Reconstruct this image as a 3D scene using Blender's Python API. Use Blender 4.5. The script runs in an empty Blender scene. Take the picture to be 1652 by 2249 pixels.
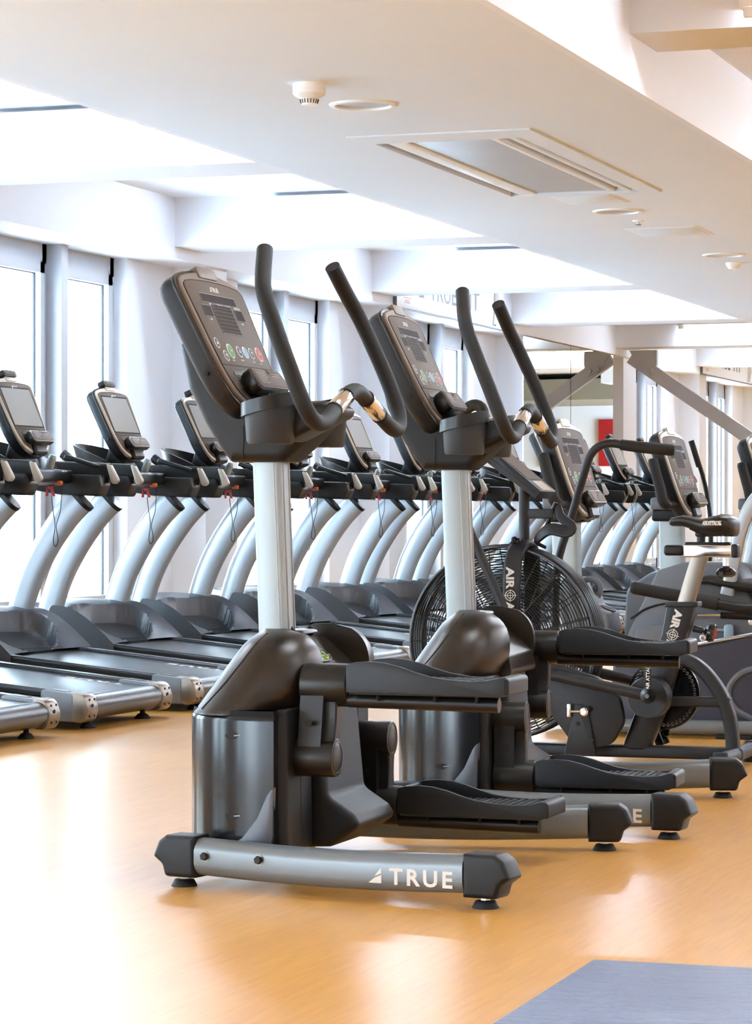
import bpy, bmesh, math, random
from mathutils import Vector, Matrix
random.seed(7)
V = Vector
S = bpy.context.scene
C = S.collection

# ------------------------------------------------------------------ camera
H = 0.95
THETA = math.atan(2104 / 6200)
cam_d = bpy.data.cameras.new('camera'); cam = bpy.data.objects.new('camera', cam_d); C.objects.link(cam)
cam.location = (0, 0, H); cam.rotation_euler = (math.pi / 2, 0, THETA)
cam_d.sensor_fit = 'HORIZONTAL'; cam_d.sensor_width = 36.0
cam_d.lens = 36.0 * 6200 / 1652
cam_d.clip_start = 0.1; cam_d.clip_end = 300
S.camera = cam

# ------------------------------------------------------------------ world, exposure
w = bpy.data.worlds.new('sky'); S.world = w; w.use_nodes = True
bg = w.node_tree.nodes['Background']
bg.inputs[0].default_value = (0.70, 0.86, 1.0, 1); bg.inputs[1].default_value = 7.0
S.view_settings.view_transform = 'Standard'; S.view_settings.look = 'None'
S.view_settings.gamma = 1; S.view_settings.use_curve_mapping = False
S.view_settings.exposure = 1.72
S.cycles.use_denoising = True
S.cycles.max_bounces = 10; S.cycles.diffuse_bounces = 6; S.cycles.glossy_bounces = 5
S.cycles.transparent_max_bounces = 12
S.cycles.sample_clamp_indirect = 6.0
S.cycles.caustics_reflective = False

# ------------------------------------------------------------------ materials
def lin(c):
    return tuple((x / 255 / 12.92) if x / 255 <= .04045 else ((x / 255 + .055) / 1.055) ** 2.4 for x in c) + (1,)
MATS = {}
def pm(name, rgb, rough=.5, metal=0., bump=0., bscale=400., rvar=0., coat=0., spec=.5, cvar=0.):
    m = bpy.data.materials.new(name); m.use_nodes = True; n = m.node_tree.nodes; l = m.node_tree.links
    p = n['Principled BSDF']
    p.inputs['Base Color'].default_value = lin(rgb); p.inputs['Roughness'].default_value = rough
    p.inputs['Metallic'].default_value = metal; p.inputs['Coat Weight'].default_value = coat
    p.inputs['Coat Roughness'].default_value = .08; p.inputs['Specular IOR Level'].default_value = spec
    if bump or rvar or cvar:
        tc = n.new('ShaderNodeTexCoord'); nz = n.new('ShaderNodeTexNoise')
        nz.inputs['Scale'].default_value = bscale; nz.inputs['Detail'].default_value = 3
        l.new(tc.outputs['Object'], nz.inputs['Vector'])
        if bump:
            b = n.new('ShaderNodeBump'); b.inputs['Strength'].default_value = bump; b.inputs['Distance'].default_value = .002
            l.new(nz.outputs['Fac'], b.inputs['Height']); l.new(b.outputs['Normal'], p.inputs['Normal'])
        if rvar:
            mr = n.new('ShaderNodeMapRange'); mr.inputs['To Min'].default_value = max(0, rough - rvar); mr.inputs['To Max'].default_value = rough + rvar
            l.new(nz.outputs['Fac'], mr.inputs['Value']); l.new(mr.outputs['Result'], p.inputs['Roughness'])
        if cvar:
            nz2 = n.new('ShaderNodeTexNoise'); nz2.inputs['Scale'].default_value = 1.3
            l.new(tc.outputs['Object'], nz2.inputs['Vector'])
            mx = n.new('ShaderNodeMix'); mx.data_type = 'RGBA'
            mx.inputs['A'].default_value = lin([x * (1 - cvar) for x in rgb]); mx.inputs['B'].default_value = lin(rgb)
            l.new(nz2.outputs['Fac'], mx.inputs['Factor']); l.new(mx.outputs['Result'], p.inputs['Base Color'])
    MATS[name] = m
    return m
def emit(name, rgb, s):
    m = bpy.data.materials.new(name); m.use_nodes = True; n = m.node_tree.nodes
    p = n['Principled BSDF']; p.inputs['Base Color'].default_value = lin(rgb)
    p.inputs['Emission Color'].default_value = lin(rgb); p.inputs['Emission Strength'].default_value = s
    MATS[name] = m; return m

pm('white_paint', (238, 242, 249), .75, bump=.05, bscale=60, cvar=.01)
pm('white_soffit', (230, 238, 246), .7, bump=.04, bscale=50, cvar=.015)
pm('white_plastic', (245, 245, 242), .4, rvar=.05)
pm('window_grey', (186, 188, 194), .5, bump=.05)
pm('window_seal', (60, 62, 68), .6, bump=.05)
pm('steel_grey', (198, 200, 205), .55, bump=.08, bscale=80, cvar=.06)
pm('silver_paint', (114, 120, 124), .36, metal=.35, bump=.06, bscale=900)
pm('post_silver', (160, 171, 173), .38, metal=.3, bump=.06, bscale=900)
pm('upright_grey', (186, 194, 202), .3, metal=.3, bump=.05, bscale=700)
pm('black_plastic', (21, 20, 21), .42, bump=.25, bscale=1200, spec=.3)
pm('satin_black', (23, 21, 20), .34, bump=.1, bscale=1500, spec=.4)
pm('bronze_black', (50, 43, 37), .3, metal=.5, bump=.08, bscale=1500)
pm('gloss_black', (22, 22, 25), .17, rvar=.03, bscale=20, spec=.32)
pm('shell_blue', (34, 37, 42), .42, bump=.2, bscale=1200, spec=.3)
pm('rubber', (26, 25, 26), .6, bump=.3, bscale=700, spec=.3)
pm('foam_grip', (30, 27, 25), .62, bump=.45, bscale=900, spec=.3)
pm('bezel', (112, 99, 86), .5, metal=.25, bump=.15, bscale=1500, spec=.3)
pm('bezel_lit', (190, 180, 164), .4, metal=.4, bump=.12, bscale=1500)  # bezel with the highlight of the ceiling lights put into its colour
pm('face_taupe', (90, 77, 66), .6, bump=.15, bscale=1500, spec=.15)
pm('led_dark', (44, 32, 27), .7, rvar=.05, spec=.1)
pm('ink_white', (214, 210, 204), .6, rvar=.03, spec=.2)
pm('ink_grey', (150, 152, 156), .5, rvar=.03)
pm('ink_pale', (205, 206, 212), .5, rvar=.03)
pm('ink_dark', (92, 94, 100), .5, rvar=.03)
pm('ink_red', (196, 110, 104), .5, rvar=.03)
pm('key_green', (44, 122, 26), .5, rvar=.03, spec=.2)
pm('key_red', (158, 26, 18), .5, rvar=.03, spec=.2)
pm('key_blue', (98, 150, 186), .5, rvar=.03, spec=.2)
pm('key_black', (30, 27, 25), .5, rvar=.03, spec=.2)
pm('chrome', (225, 222, 218), .14, metal=1, rvar=.03, bscale=15)
pm('brushed_steel', (138, 128, 117), .32, metal=.9, bump=.12, bscale=500)
pm('cup_grey', (50, 53, 58), .42, bump=.2, bscale=1200, spec=.3)
pm('belt', (56, 54, 54), .27, bump=.15, bscale=500)
pm('rail_grey', (58, 60, 66), .2, metal=.4, bump=.05)
pm('hood_grey', (76, 78, 84), .36, metal=.2, bump=.1, bscale=900)
pm('bracket_grey', (120, 126, 134), .4, metal=.3, bump=.05)
pm('cap_beige', (178, 170, 156), .42, metal=.2, bump=.1)
pm('clip_red', (160, 14, 22), .4, rvar=.05)
pm('clip_orange', (188, 82, 16), .4, rvar=.05)
pm('screen_glass', (150, 148, 144), .08, rvar=.02, coat=.6)
pm('bike_black', (34, 34, 37), .38, bump=.2, bscale=1100, spec=.3)
pm('wire_black', (30, 30, 32), .3, rvar=.05)
pm('seat_vinyl', (32, 29, 27), .34, bump=.25, bscale=300, spec=.3)
pm('recumbent_grey', (104, 109, 117), .42, bump=.12, bscale=900, spec=.4)
pm('recumbent_dark', (60, 60, 72), .42, bump=.12, bscale=900, spec=.3)
pm('zinc_blue', (150, 175, 190), .35, metal=.6, rvar=.05)
pm('mat_blue', (104, 114, 138), .34, bump=.0)
pm('red_wall', (164, 18, 22), .5, bump=.05)
pm('beige_wall', (206, 186, 160), .6, bump=.05)
pm('greygreen', (150, 152, 140), .6, bump=.05)
pm('slot_dark', (44, 45, 48), .6, rvar=.05)
pm('reflector', (205, 206, 207), .35, metal=.3, rvar=.12, bscale=2.5)
pm('lime', (150, 200, 40), .5, rvar=.03)
emit('tube_glow', (226, 240, 255), 85.0)
emit('lamp_green', (190, 245, 225), 1.3)
emit('lamp_spot', (255, 255, 255), 4.0)

def floor_mat():
    m = bpy.data.materials.new('wood_vinyl'); m.use_nodes = True; n = m.node_tree.nodes; l = m.node_tree.links; p = n['Principled BSDF']
    tc = n.new('ShaderNodeTexCoord'); mp = n.new('ShaderNodeMapping'); mp.inputs['Scale'].default_value = (5, .35, 1)
    l.new(tc.outputs['Object'], mp.inputs['Vector'])
    n1 = n.new('ShaderNodeTexNoise'); n1.inputs['Scale'].default_value = 2.2; n1.inputs['Detail'].default_value = 6; n1.inputs['Distortion'].default_value = .0
    l.new(mp.outputs['Vector'], n1.inputs['Vector'])
    mp2 = n.new('ShaderNodeMapping'); mp2.inputs['Scale'].default_value = (34, 2.2, 1); l.new(tc.outputs['Object'], mp2.inputs['Vector'])
    n2 = n.new('ShaderNodeTexNoise'); n2.inputs['Scale'].default_value = 2.0; n2.inputs['Detail'].default_value = 2; l.new(mp2.outputs['Vector'], n2.inputs['Vector'])
    r = n.new('ShaderNodeValToRGB'); e = r.color_ramp.elements
    e[0].position = .2; e[0].color = lin((203, 147, 74)); e[1].position = .75; e[1].color = lin((212, 158, 82))
    l.new(n1.outputs['Fac'], r.inputs['Fac'])
    r2 = n.new('ShaderNodeValToRGB'); r2.color_ramp.elements[0].position = .3; r2.color_ramp.elements[0].color = (.88, .84, .78, 1)
    r2.color_ramp.elements[1].position = .6; r2.color_ramp.elements[1].color = (1, 1, 1, 1); l.new(n2.outputs['Fac'], r2.inputs['Fac'])
    mx = n.new('ShaderNodeMix'); mx.data_type = 'RGBA'; mx.blend_type = 'MULTIPLY'; mx.inputs['Factor'].default_value = 1
    l.new(r.outputs['Color'], mx.inputs['A']); l.new(r2.outputs['Color'], mx.inputs['B']); l.new(mx.outputs['Result'], p.inputs['Base Color'])
    p.inputs['Roughness'].default_value = .29
    b = n.new('ShaderNodeBump'); b.inputs['Strength'].default_value = .03; b.inputs['Distance'].default_value = .002
    n3 = n.new('ShaderNodeTexNoise'); n3.inputs['Scale'].default_value = 1.2; n3.inputs['Detail'].default_value = 2; l.new(tc.outputs['Object'], n3.inputs['Vector'])
    ad = n.new('ShaderNodeMath'); ad.operation = 'MULTIPLY_ADD'; ad.inputs[1].default_value = .25
    ad.inputs[0].default_value = 0; l.new(n3.outputs['Fac'], ad.inputs[2]); l.new(ad.outputs[0], b.inputs['Height']); l.new(b.outputs['Normal'], p.inputs['Normal'])
    MATS['wood_vinyl'] = m
floor_mat()
def mat_mat():
    m = MATS['mat_blue']; n = m.node_tree.nodes; l = m.node_tree.links; p = n['Principled BSDF']
    tc = n.new('ShaderNodeTexCoord'); mp = n.new('ShaderNodeMapping'); mp.inputs['Scale'].default_value = (5, 17, 1); l.new(tc.outputs['Object'], mp.inputs['Vector'])
    nz = n.new('ShaderNodeTexNoise'); nz.inputs['Scale'].default_value = 2; nz.inputs['Detail'].default_value = 5; nz.inputs['Distortion'].default_value = .6; l.new(mp.outputs['Vector'], nz.inputs['Vector'])
    b = n.new('ShaderNodeBump'); b.inputs['Strength'].default_value = .8; b.inputs['Distance'].default_value = .015
    l.new(nz.outputs['Fac'], b.inputs['Height']); l.new(b.outputs['Normal'], p.inputs['Normal'])
mat_mat()
def glass_mat(name, tint=(1, 1, 1, 1)):
    m = bpy.data.materials.new(name); m.use_nodes = True; n = m.node_tree.nodes; l = m.node_tree.links
    n.remove(n['Principled BSDF']); o = n['Material Output']
    t = n.new('ShaderNodeBsdfTransparent'); t.inputs[0].default_value = tint; g = n.new('ShaderNodeBsdfGlossy'); g.inputs['Roughness'].default_value = .02
    f = n.new('ShaderNodeLayerWeight'); f.inputs[0].default_value = .5; x = n.new('ShaderNodeMixShader')
    pw = n.new('ShaderNodeMath'); pw.operation = 'POWER'; pw.inputs[1].default_value = 4.0; l.new(f.outputs['Facing'], pw.inputs[0])
    mr = n.new('ShaderNodeMapRange'); mr.inputs['To Min'].default_value = .04; mr.inputs['To Max'].default_value = .6; l.new(pw.outputs[0], mr.inputs['Value'])
    l.new(mr.outputs['Result'], x.inputs[0]); l.new(t.outputs[0], x.inputs[1]); l.new(g.outputs[0], x.inputs[2]); l.new(x.outputs[0], o.inputs[0])
    MATS[name] = m
glass_mat('clear_glass', (.95, .98, .98, 1))
def mirror_mat():
    m = pm('mirror_silver', (226, 230, 226), .0, metal=1)
mirror_mat()

# ------------------------------------------------------------------ mesh helpers
class MB:
    def __init__(s): s.v = []; s.f = []
    def add(s, vs, fs):
        o = len(s.v); s.v += [V(p) for p in vs]; s.f += [[i + o for i in f] for f in fs]; return s
    def loft(s, rings, caps=(True, True), closed=True):
        n = len(rings[0]); vs = [p for r in rings for p in r]; fs = []
        m = n if closed else n - 1
        for i in range(len(rings) - 1):
            for j in range(m):
                a = i * n + j; b = i * n + (j + 1) % n
                fs.append([a, b, b + n, a + n])
        if caps[0] and closed: fs.append(list(range(n))[::-1])
        if caps[1] and closed: fs.append([(len(rings) - 1) * n + j for j in range(n)])
        return s.add(vs, fs)
    def prism(s, out, O, ex, ey, ez, prof):
        O, ex, ey, ez = V(O), V(ex), V(ey), V(ez)
        rings = []
        for t, ins in prof:
            pts = inset(out, ins)
            rings.append([O + ex * a + ey * b + ez * t for a, b in pts])
        return s.loft(rings)
    def box(s, lo, hi, r=0.0):
        x0, y0, z0 = lo; x1, y1, z1 = hi
        w, d = x1 - x0, y1 - y0
        r = min(r, w * .45, d * .45, (z1 - z0) * .45)
        if r <= 0:
            vs = [(x, y, z) for z in (z0, z1) for x, y in ((x0, y0), (x1, y0), (x1, y1), (x0, y1))]
            return s.add(vs, [[3, 2, 1, 0], [4, 5, 6, 7], [0, 1, 5, 4], [1, 2, 6, 5], [2, 3, 7, 6], [3, 0, 4, 7]])
        o = [(a + (x0 + x1) / 2, b + (y0 + y1) / 2) for a, b in rrect(w, d, r, 3)]
        return s.prism(o, (0, 0, 0), (1, 0, 0), (0, 1, 0), (0, 0, 1), rprof(z0, z1, r, r, 3))
    def tube(s, path, r, n=12, caps=True, sec=None, up=None):
        P = [V(p) for p in path]; k = len(P)
        R = r if isinstance(r, (list, tuple)) else [r] * k
        T = []
        for i in range(k):
            a = P[max(i - 1, 0)]; b = P[min(i + 1, k - 1)]; T.append((b - a).normalized())
        u = V(up) if up else (V((0, 0, 1)) if abs(T[0].z) < .9 else V((0, 1, 0)))
        u = (u - T[0] * u.dot(T[0])).normalized(); rings = []
        for i in range(k):
            u = (u - T[i] * u.dot(T[i])).normalized(); q = T[i].cross(u)
            if sec: rings.append([P[i] + q * (a * R[i]) + u * (b * R[i]) for a, b in sec])
            else: rings.append([P[i] + (q * math.cos(t) + u * math.sin(t)) * R[i] for t in (2 * math.pi * j / n for j in range(n))])
        return s.loft(rings, (caps, caps))
    def lathe(s, prof, O, ax=(0, 0, 1), n=24):
        O = V(O); ax = V(ax).normalized(); u = ax.orthogonal().normalized(); q = ax.cross(u)
        rings = [[O + ax * z + (u * math.cos(t) + q * math.sin(t)) * max(r, 1e-5) for t in (2 * math.pi * j / n for j in range(n))] for r, z in prof]
        return s.loft(rings)
    def torus(s, O, ax, R, r, n=48, m=6, sx=1.0):
        O = V(O); ax = V(ax).normalized(); u = ax.orthogonal().normalized()
        if abs(ax.y) > .9: u = V((1, 0, 0))
        q = ax.cross(u); vs = []; fs = []
        for i in range(n):
            t = 2 * math.pi * i / n; d = u * math.cos(t) * sx + q * math.sin(t); dn = d.normalized()
            for j in range(m):
                p = 2 * math.pi * j / m; vs.append(O + d * R + dn * (r * math.cos(p)) + ax * (r * math.sin(p)))
        for i in range(n):
            for j in range(m):
                a = i * m + j; b = i * m + (j + 1) % m; c = ((i + 1) % n) * m + (j + 1) % m; d = ((i + 1) % n) * m + j
                fs.append([a, d, c, b])
        return s.add(vs, fs)
    def grid(s, fn, nu, nv):
        vs = [fn(i / nu, j / nv) for i in range(nu + 1) for j in range(nv + 1)]
        return s.add(vs, [[i * (nv + 1) + j, (i + 1) * (nv + 1) + j, (i + 1) * (nv + 1) + j + 1, i * (nv + 1) + j + 1] for i in range(nu) for j in range(nv)])
    def text(s, body, size, O, ex, ey, depth=.0008, off=0., width=None, track=1.):
        vs, fs, x0, x1 = text_geo(body, off, track)
        k = size; kx = k if width is None else width / (x1 - x0)
        O, ex, ey = V(O), V(ex), V(ey); ez = ex.cross(ey)
        return s.add([O + ex * ((p[0] - x0) * kx) + ey * (p[1] * k) + ez * (p[2] * depth) for p in vs], fs)

class Outline(list):
    """a filleted outline that remembers its corners, so that it can be offset cleanly"""
    raw = None; r = 0; n = 4
def _off(out, d, lim):
    n = len(out); res = []
    area = sum(out[i][0] * out[(i + 1) % n][1] - out[(i + 1) % n][0] * out[i][1] for i in range(n))
    sg = 1 if area > 0 else -1
    for i in range(n):
        p0, p1, p2 = out[i - 1], out[i], out[(i + 1) % n]
        e1 = V((p1[0] - p0[0], p1[1] - p0[1])); e2 = V((p2[0] - p1[0], p2[1] - p1[1]))
        if e1.length < 1e-9 or e2.length < 1e-9: res.append(tuple(p1)); continue
        n1 = V((-e1.y, e1.x)).normalized() * sg; n2 = V((-e2.y, e2.x)).normalized() * sg
        m = n1 + n2
        if m.length < 1e-6: m = n1.copy()
        m.normalize(); k = d / max(lim, m.dot(n1)); res.append((p1[0] + m.x * k, p1[1] + m.y * k) + tuple(p1[2:]))
    return res, sg
def inset(out, d):
    if abs(d) < 1e-9: return out
    if isinstance(out, Outline) and out.raw:
        q, sg = _off(out.raw, d, .3); k = len(q); o2 = []
        for i in range(k):
            a, b, c = q[i - 1], q[i], q[(i + 1) % k]
            cr = ((b[0] - a[0]) * (c[1] - b[1]) - (b[1] - a[1]) * (c[0] - b[0])) * sg
            r = b[2] if len(b) > 2 else out.r
            o2.append((b[0], b[1], max(.0015, r - d) if cr > 0 else max(.0015, r + d)))
        return fillet(o2, out.r, out.n, raw=q)
    return _off(out, d, .45)[0]
def rprof(z0, z1, r0, r1, n=4):
    p = []
    if r0 > 0: p += [(z0 + r0 * (1 - math.sin(i / n * math.pi / 2)), r0 * (1 - math.cos(i / n * math.pi / 2))) for i in range(n, -1, -1)]
    else: p.append((z0, 0))
    if r1 > 0: p += [(z1 - r1 * (1 - math.sin(i / n * math.pi / 2)), r1 * (1 - math.cos(i / n * math.pi / 2))) for i in range(0, n + 1)]
    else: p.append((z1, 0))
    return p
def rrect(w, h, r, n=4):
    p = []
    for cx, cy, a0 in ((w / 2 - r, h / 2 - r, 0), (-w / 2 + r, h / 2 - r, 90), (-w / 2 + r, -h / 2 + r, 180), (w / 2 - r, -h / 2 + r, 270)):
        for i in range(n + 1):
            a = math.radians(a0 + 90 * i / n); p.append((cx + r * math.cos(a), cy + r * math.sin(a)))
    return p
def ell(a, b, n=24, cx=0, cy=0): return [(cx + a * math.cos(2 * math.pi * i / n), cy + b * math.sin(2 * math.pi * i / n)) for i in range(n)]
def fillet(pts, r, n=4, raw=None):
    out = Outline(); k = len(pts); out.raw = raw or [tuple(p) for p in pts]; out.r = r; out.n = n
    for i in range(k):
        p0, p1, p2 = V(pts[i - 1][:2]), V(pts[i][:2]), V(pts[(i + 1) % k][:2])
        a = (p0 - p1); b = (p2 - p1); ri = pts[i][2] if len(pts[i]) > 2 else r
        la, lb = a.length, b.length
        ang = a.angle(b) if la > 1e-9 and lb > 1e-9 else math.pi
        if ri <= 0 or ang > 3.13 or la < 1e-9 or lb < 1e-9: out += [tuple(p1)] * (n + 1); continue
        t = min(ri / math.tan(ang / 2), la * .48, lb * .48)
        q0 = p1 + a / la * t; q1 = p1 + b / lb * t
        for j in range(n + 1):
            u = j / n; q = q0 * (1 - u) ** 2 + p1 * (2 * u * (1 - u)) + q1 * u ** 2; out.append((q.x, q.y))
    return out
def smooth(pts, k=6, closed=False):
    P = [V(p) for p in pts]; n = len(P); out = []
    rng = range(n) if closed else range(n - 1)
    for i in rng:
        p1, p2 = P[i], P[(i + 1) % n]
        p0 = P[i - 1] if (i > 0 or closed) else p1 * 2 - p2
        p3 = P[(i + 2) % n] if (i + 2 < n or closed) else p2 * 2 - p1
        for j in range(k):
            t = j / k
            out.append(.5 * ((2 * p1) + (p2 - p0) * t + (2 * p0 - 5 * p1 + 4 * p2 - p3) * t * t + (3 * p1 - p0 - 3 * p2 + p3) * t ** 3))
    if not closed: out.append(P[-1])
    return out
_T = {}
def text_geo(body, off=0., track=1.):
    key = (body, off, track)
    if key in _T: return _T[key]
    cu = bpy.data.curves.new('lettering', 'FONT'); cu.body = body; cu.size = 1; cu.extrude = .5; cu.offset = off; cu.resolution_u = 3; cu.space_character = track
    ob = bpy.data.objects.new('lettering', cu); C.objects.link(ob)
    dg = bpy.context.evaluated_depsgraph_get(); me = ob.evaluated_get(dg).to_mesh()
    vs = [tuple(v.co) for v in me.vertices]; fs = [list(p.vertices) for p in me.polygons]
    ob.evaluated_get(dg).to_mesh_clear(); bpy.data.objects.remove(ob); bpy.data.curves.remove(cu)
    x0 = min(v[0] for v in vs); x1 = max(v[0] for v in vs); h = max(v[1] for v in vs)
    vs = [(x / h, y / h, z) for x, y, z in vs]
    _T[key] = (vs, fs, x0 / h, x1 / h); return _T[key]

def obj(name, mb, mat, parent=None, label=None, kind=None, angle=35, sm=True):
    me = bpy.data.meshes.new(name); me.from_pydata([tuple(p) for p in mb.v], [], mb.f)
    bm = bmesh.new(); bm.from_mesh(me); bmesh.ops.recalc_face_normals(bm, faces=bm.faces); bm.to_mesh(me); bm.free()
    if sm:
        me.polygons.foreach_set('use_smooth', [True] * len(me.polygons)); me.set_sharp_from_angle(angle=math.radians(angle))
    me.materials.append(MATS[mat] if isinstance(mat, str) else mat)
    o = bpy.data.objects.new(name, me); C.objects.link(o)
    if parent: o.parent = parent
    if label: o['label'] = label
    if kind: o['kind'] = kind
    return o
def empty(name, loc=(0, 0, 0), rz=0):
    o = bpy.data.objects.new(name, None); C.objects.link(o); o.location = loc; o.rotation_euler = (0, 0, rz); o.empty_display_size = .1
    return o
def tag(o, label=None, cat=None, group=None, kind=None):
    for k, x in (('label', label), ('category', cat), ('group', group), ('kind', kind)):
        if x: o[k] = x
    return o
def copy_tree(o, parent=None):
    kids = list(o.children); c = o.copy(); C.objects.link(c); c.parent = parent
    for ch in kids: copy_tree(ch, c)
    return c
def struct(name, mb, mat, parent=None, sm=False, label=None):
    return obj(name, mb, mat, parent, label, 'structure' if parent is None else None, sm=sm)
XZ = ((1, 0, 0), (0, 0, 1), (0, -1, 0))   # outline in x,z extruded towards -y
def xz_prism(mb, out, y0, y1, r0=0., r1=0., n=4):
    """outline in (x,z), extruded from y0 (far) down to y1 (near); r0/r1 edge radii"""
    return mb.prism(out, (0, 0, 0), (1, 0, 0), (0, 0, 1), (0, -1, 0), rprof(-y0, -y1, r0, r1, n))
def yz_prism(mb, out, x0, x1, r0=0., r1=0., n=3):
    return mb.prism(out, (0, 0, 0), (0, 1, 0), (0, 0, 1), (1, 0, 0), rprof(x0, x1, r0, r1, n))
def logo(mb, O, ex, ey, h, depth=.0008):
    """sliced triangle mark, height h"""
    O, ex, ey = V(O), V(ex), V(ey); ez = ex.cross(ey)
    for poly in ([(0, 0), (.92, 0), (.92, .52), (.45, .33)], [(.42, .43), (.92, .62), (.92, 1.0)]):
        vs = [O + ex * (a * h) + ey * (b * h) + ez * z for z in (0, depth) for a, b in poly]; k = len(poly)
        mb.add(vs, [list(range(k))[::-1], [k + i for i in range(k)]] + [[i, (i + 1) % k, (i + 1) % k + k, i + k] for i in range(k)])
    return mb

# ------------------------------------------------------------------ the room
Y0, Y1 = -4.0, 46.0
XR = 6.0
struct('floor', MB().box((-8.3, Y0, -.2), (XR, Y1, 0)), 'wood_vinyl')
struct('ground', MB().box((-70, -70, -.4), (-8.6, 110, -.2)).box((XR + .05, -70, -.4), (70, 110, -.2)).box((-8.6, -70, -.4), (XR + .05, Y0 - .05, -.2)), 'white_paint')
BP = 4.25                                    # beam spacing
BEAM = [13.93 + BP * k for k in range(-4, 8)]
BAY = 4.18
JAMB = [18.08 + BAY * k for k in range(-4, 6)]
struct('wall_back', MB().box((-8.3, Y0 - .2, 0), (XR, Y0, 3.4)), 'white_paint')
struct('wall_right', MB().box((XR, Y0 - .2, 0), (XR + .2, Y1, 3.4)), 'white_paint')
# ceiling slabs
struct('ceiling', MB().box((-8.3, Y0, 3.14), (-5.4, Y1, 3.4)), 'white_paint')
struct('ceiling_end', MB().box((-5.4, 36.0, 3.14), (-2.9, Y1, 3.4)), 'white_paint')
struct('ceiling_right', MB().box((-2.9, Y0, 3.22), (XR, Y1, 3.45)), 'white_paint')
# bulkhead with openings in its soffit
DL = [(-4.175, 12.117), (-4.169, 16.91), (-4.155, 20.03), (-4.2, 22.3), (-4.17, 7.6)]
CAS = (-4.58, -3.70, 13.15, 15.9)
def holed(z, rect, rects, circs):
    bm = bmesh.new(); edges = []
    def loop(pts):
        vs = [bm.verts.new((x, y, z)) for x, y in pts]
        for i in range(len(vs)): edges.append(bm.edges.new((vs[i - 1], vs[i])))
    x0, x1, y0, y1 = rect; loop([(x0, y0), (x1, y0), (x1, y1), (x0, y1)])
    for x0, x1, y0, y1 in rects: loop([(x0, y0), (x1, y0), (x1, y1), (x0, y1)])
    for cx, cy, r in circs: loop(ell(r, r, 40, cx, cy))
    bmesh.ops.triangle_fill(bm, use_beauty=True, edges=edges)
    mb = MB(); mb.v = [v.co.copy() for v in bm.verts]; bm.verts.index_update()
    mb.f = [[v.index for v in f.verts] for f in bm.faces]; bm.free(); return mb
bk = holed(2.8, (-5.36, -2.94, Y0, 35.96), [CAS], [(x, y, .135) for x, y in DL])
struct('ceiling_bulkhead', bk, 'white_soffit')
struct('trim_1', MB().box((-5.4, Y0, 2.8), (-5.36, 36, 3.3)).box((-5.36, 35.96, 2.8), (-2.94, 36, 3.3)), 'white_paint')
struct('trim_2', MB().box((-2.94, Y0, 2.8), (-2.9, 36, 3.3)), 'white_paint')
for i, y in enumerate(BEAM):
    struct('beam', MB().box((-7.65, y, 2.80), (-5.40, y + .53, 3.16)), 'white_paint')
for i in range(-3, 7):
    y = 11.97 + BP * i
    struct('beam_right', MB().box((-2.92, y, 3.03), (XR, y + .53, 3.25)), 'white_paint')
# window wall
struct('wall_left', MB().box((-8.25, Y0, 2.72), (-7.65, Y1, 3.16)).box((-8.3, Y0, 0), (-7.97, Y1, .26)), 'white_paint')
nw = 0
for i, j in enumerate(JAMB):
    struct('wall_pier', MB().box((-8.25, j, .0), (-7.967, j + 2.09, 2.74)), 'white_paint')
    struct('column', MB().box((-8.2, j + .79 + (.09 if i == 7 else 0), 0), (-7.70, j + 1.2 + (.3 if i == 7 else 0), 2.82)), 'white_paint')
    if i == 7:                                # the bay the mirrors cover is plain wall
        struct('wall_infill', MB().box((-8.25, j - 2.09, 0), (-7.76, j + .02, 2.74)), 'white_paint'); continue
    struct('window_post', MB().box((-8.18, j - 1.09, .24), (-7.96, j - .99, 2.74)), 'window_grey')
    for a, b in ((j - 2.09, j - 1.09), (j - .99, j)):
        nw += 1
        wd = empty('window_%d' % nw, (-8.1, (a + b) / 2, 0)); wd['kind'] = 'structure'
        hw = (b - a) / 2
        m = MB()
        for s_, q in ((-.02, hw), (.0, hw - .055)):      # outer frame, then the sash inside it
            th = .06
            zt, zb = (2.74, .24) if s_ < 0 else (2.60, .31)
            if s_ < 0:
                m.box((-.05, -q, zb), (.03, -q + th, zt)).box((-.05, q - th, zb), (.03, q, zt)).box((-.05, -q, 2.59), (.03, q, zt)).box((-.05, -q, zb), (.03, q, zb + th))
            else:
                m.box((-.04, -q, zb), (.045, -q + .065, zt)).box((-.04, q - .065, zb), (.045, q, zt)).box((-.04, -q, 2.525), (.045, q, zt)).box((-.04, -q, zb), (.045, q, zb + .065))
        obj('frame', m, 'window_grey', wd, sm=False)
        obj('seal', MB().box((-.01, -hw + .118, .37), (.004, -hw + .128, 2.53)).box((-.01, hw - .128, .37), (.004, hw - .118, 2.53)).box((-.01, -hw + .118, 2.52), (.004, hw - .118, 2.53)), 'window_seal', wd, sm=False)
        pd_ = bpy.data.lights.new('window_portal', 'AREA'); pd_.shape = 'RECTANGLE'; pd_.size = 2.3; pd_.size_y = b - a - .2; pd_.cycles.is_portal = True
        po_ = bpy.data.objects.new('window_portal', pd_); C.objects.link(po_); po_.location = (-8.2, (a + b) / 2, 1.45); po_.rotation_euler = (0, -math.pi / 2, 0)
        obj('pane', MB().box((-.008, -hw + .118, .37), (.0, hw - .118, 2.53)), 'clear_glass', wd, sm=False)
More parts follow.
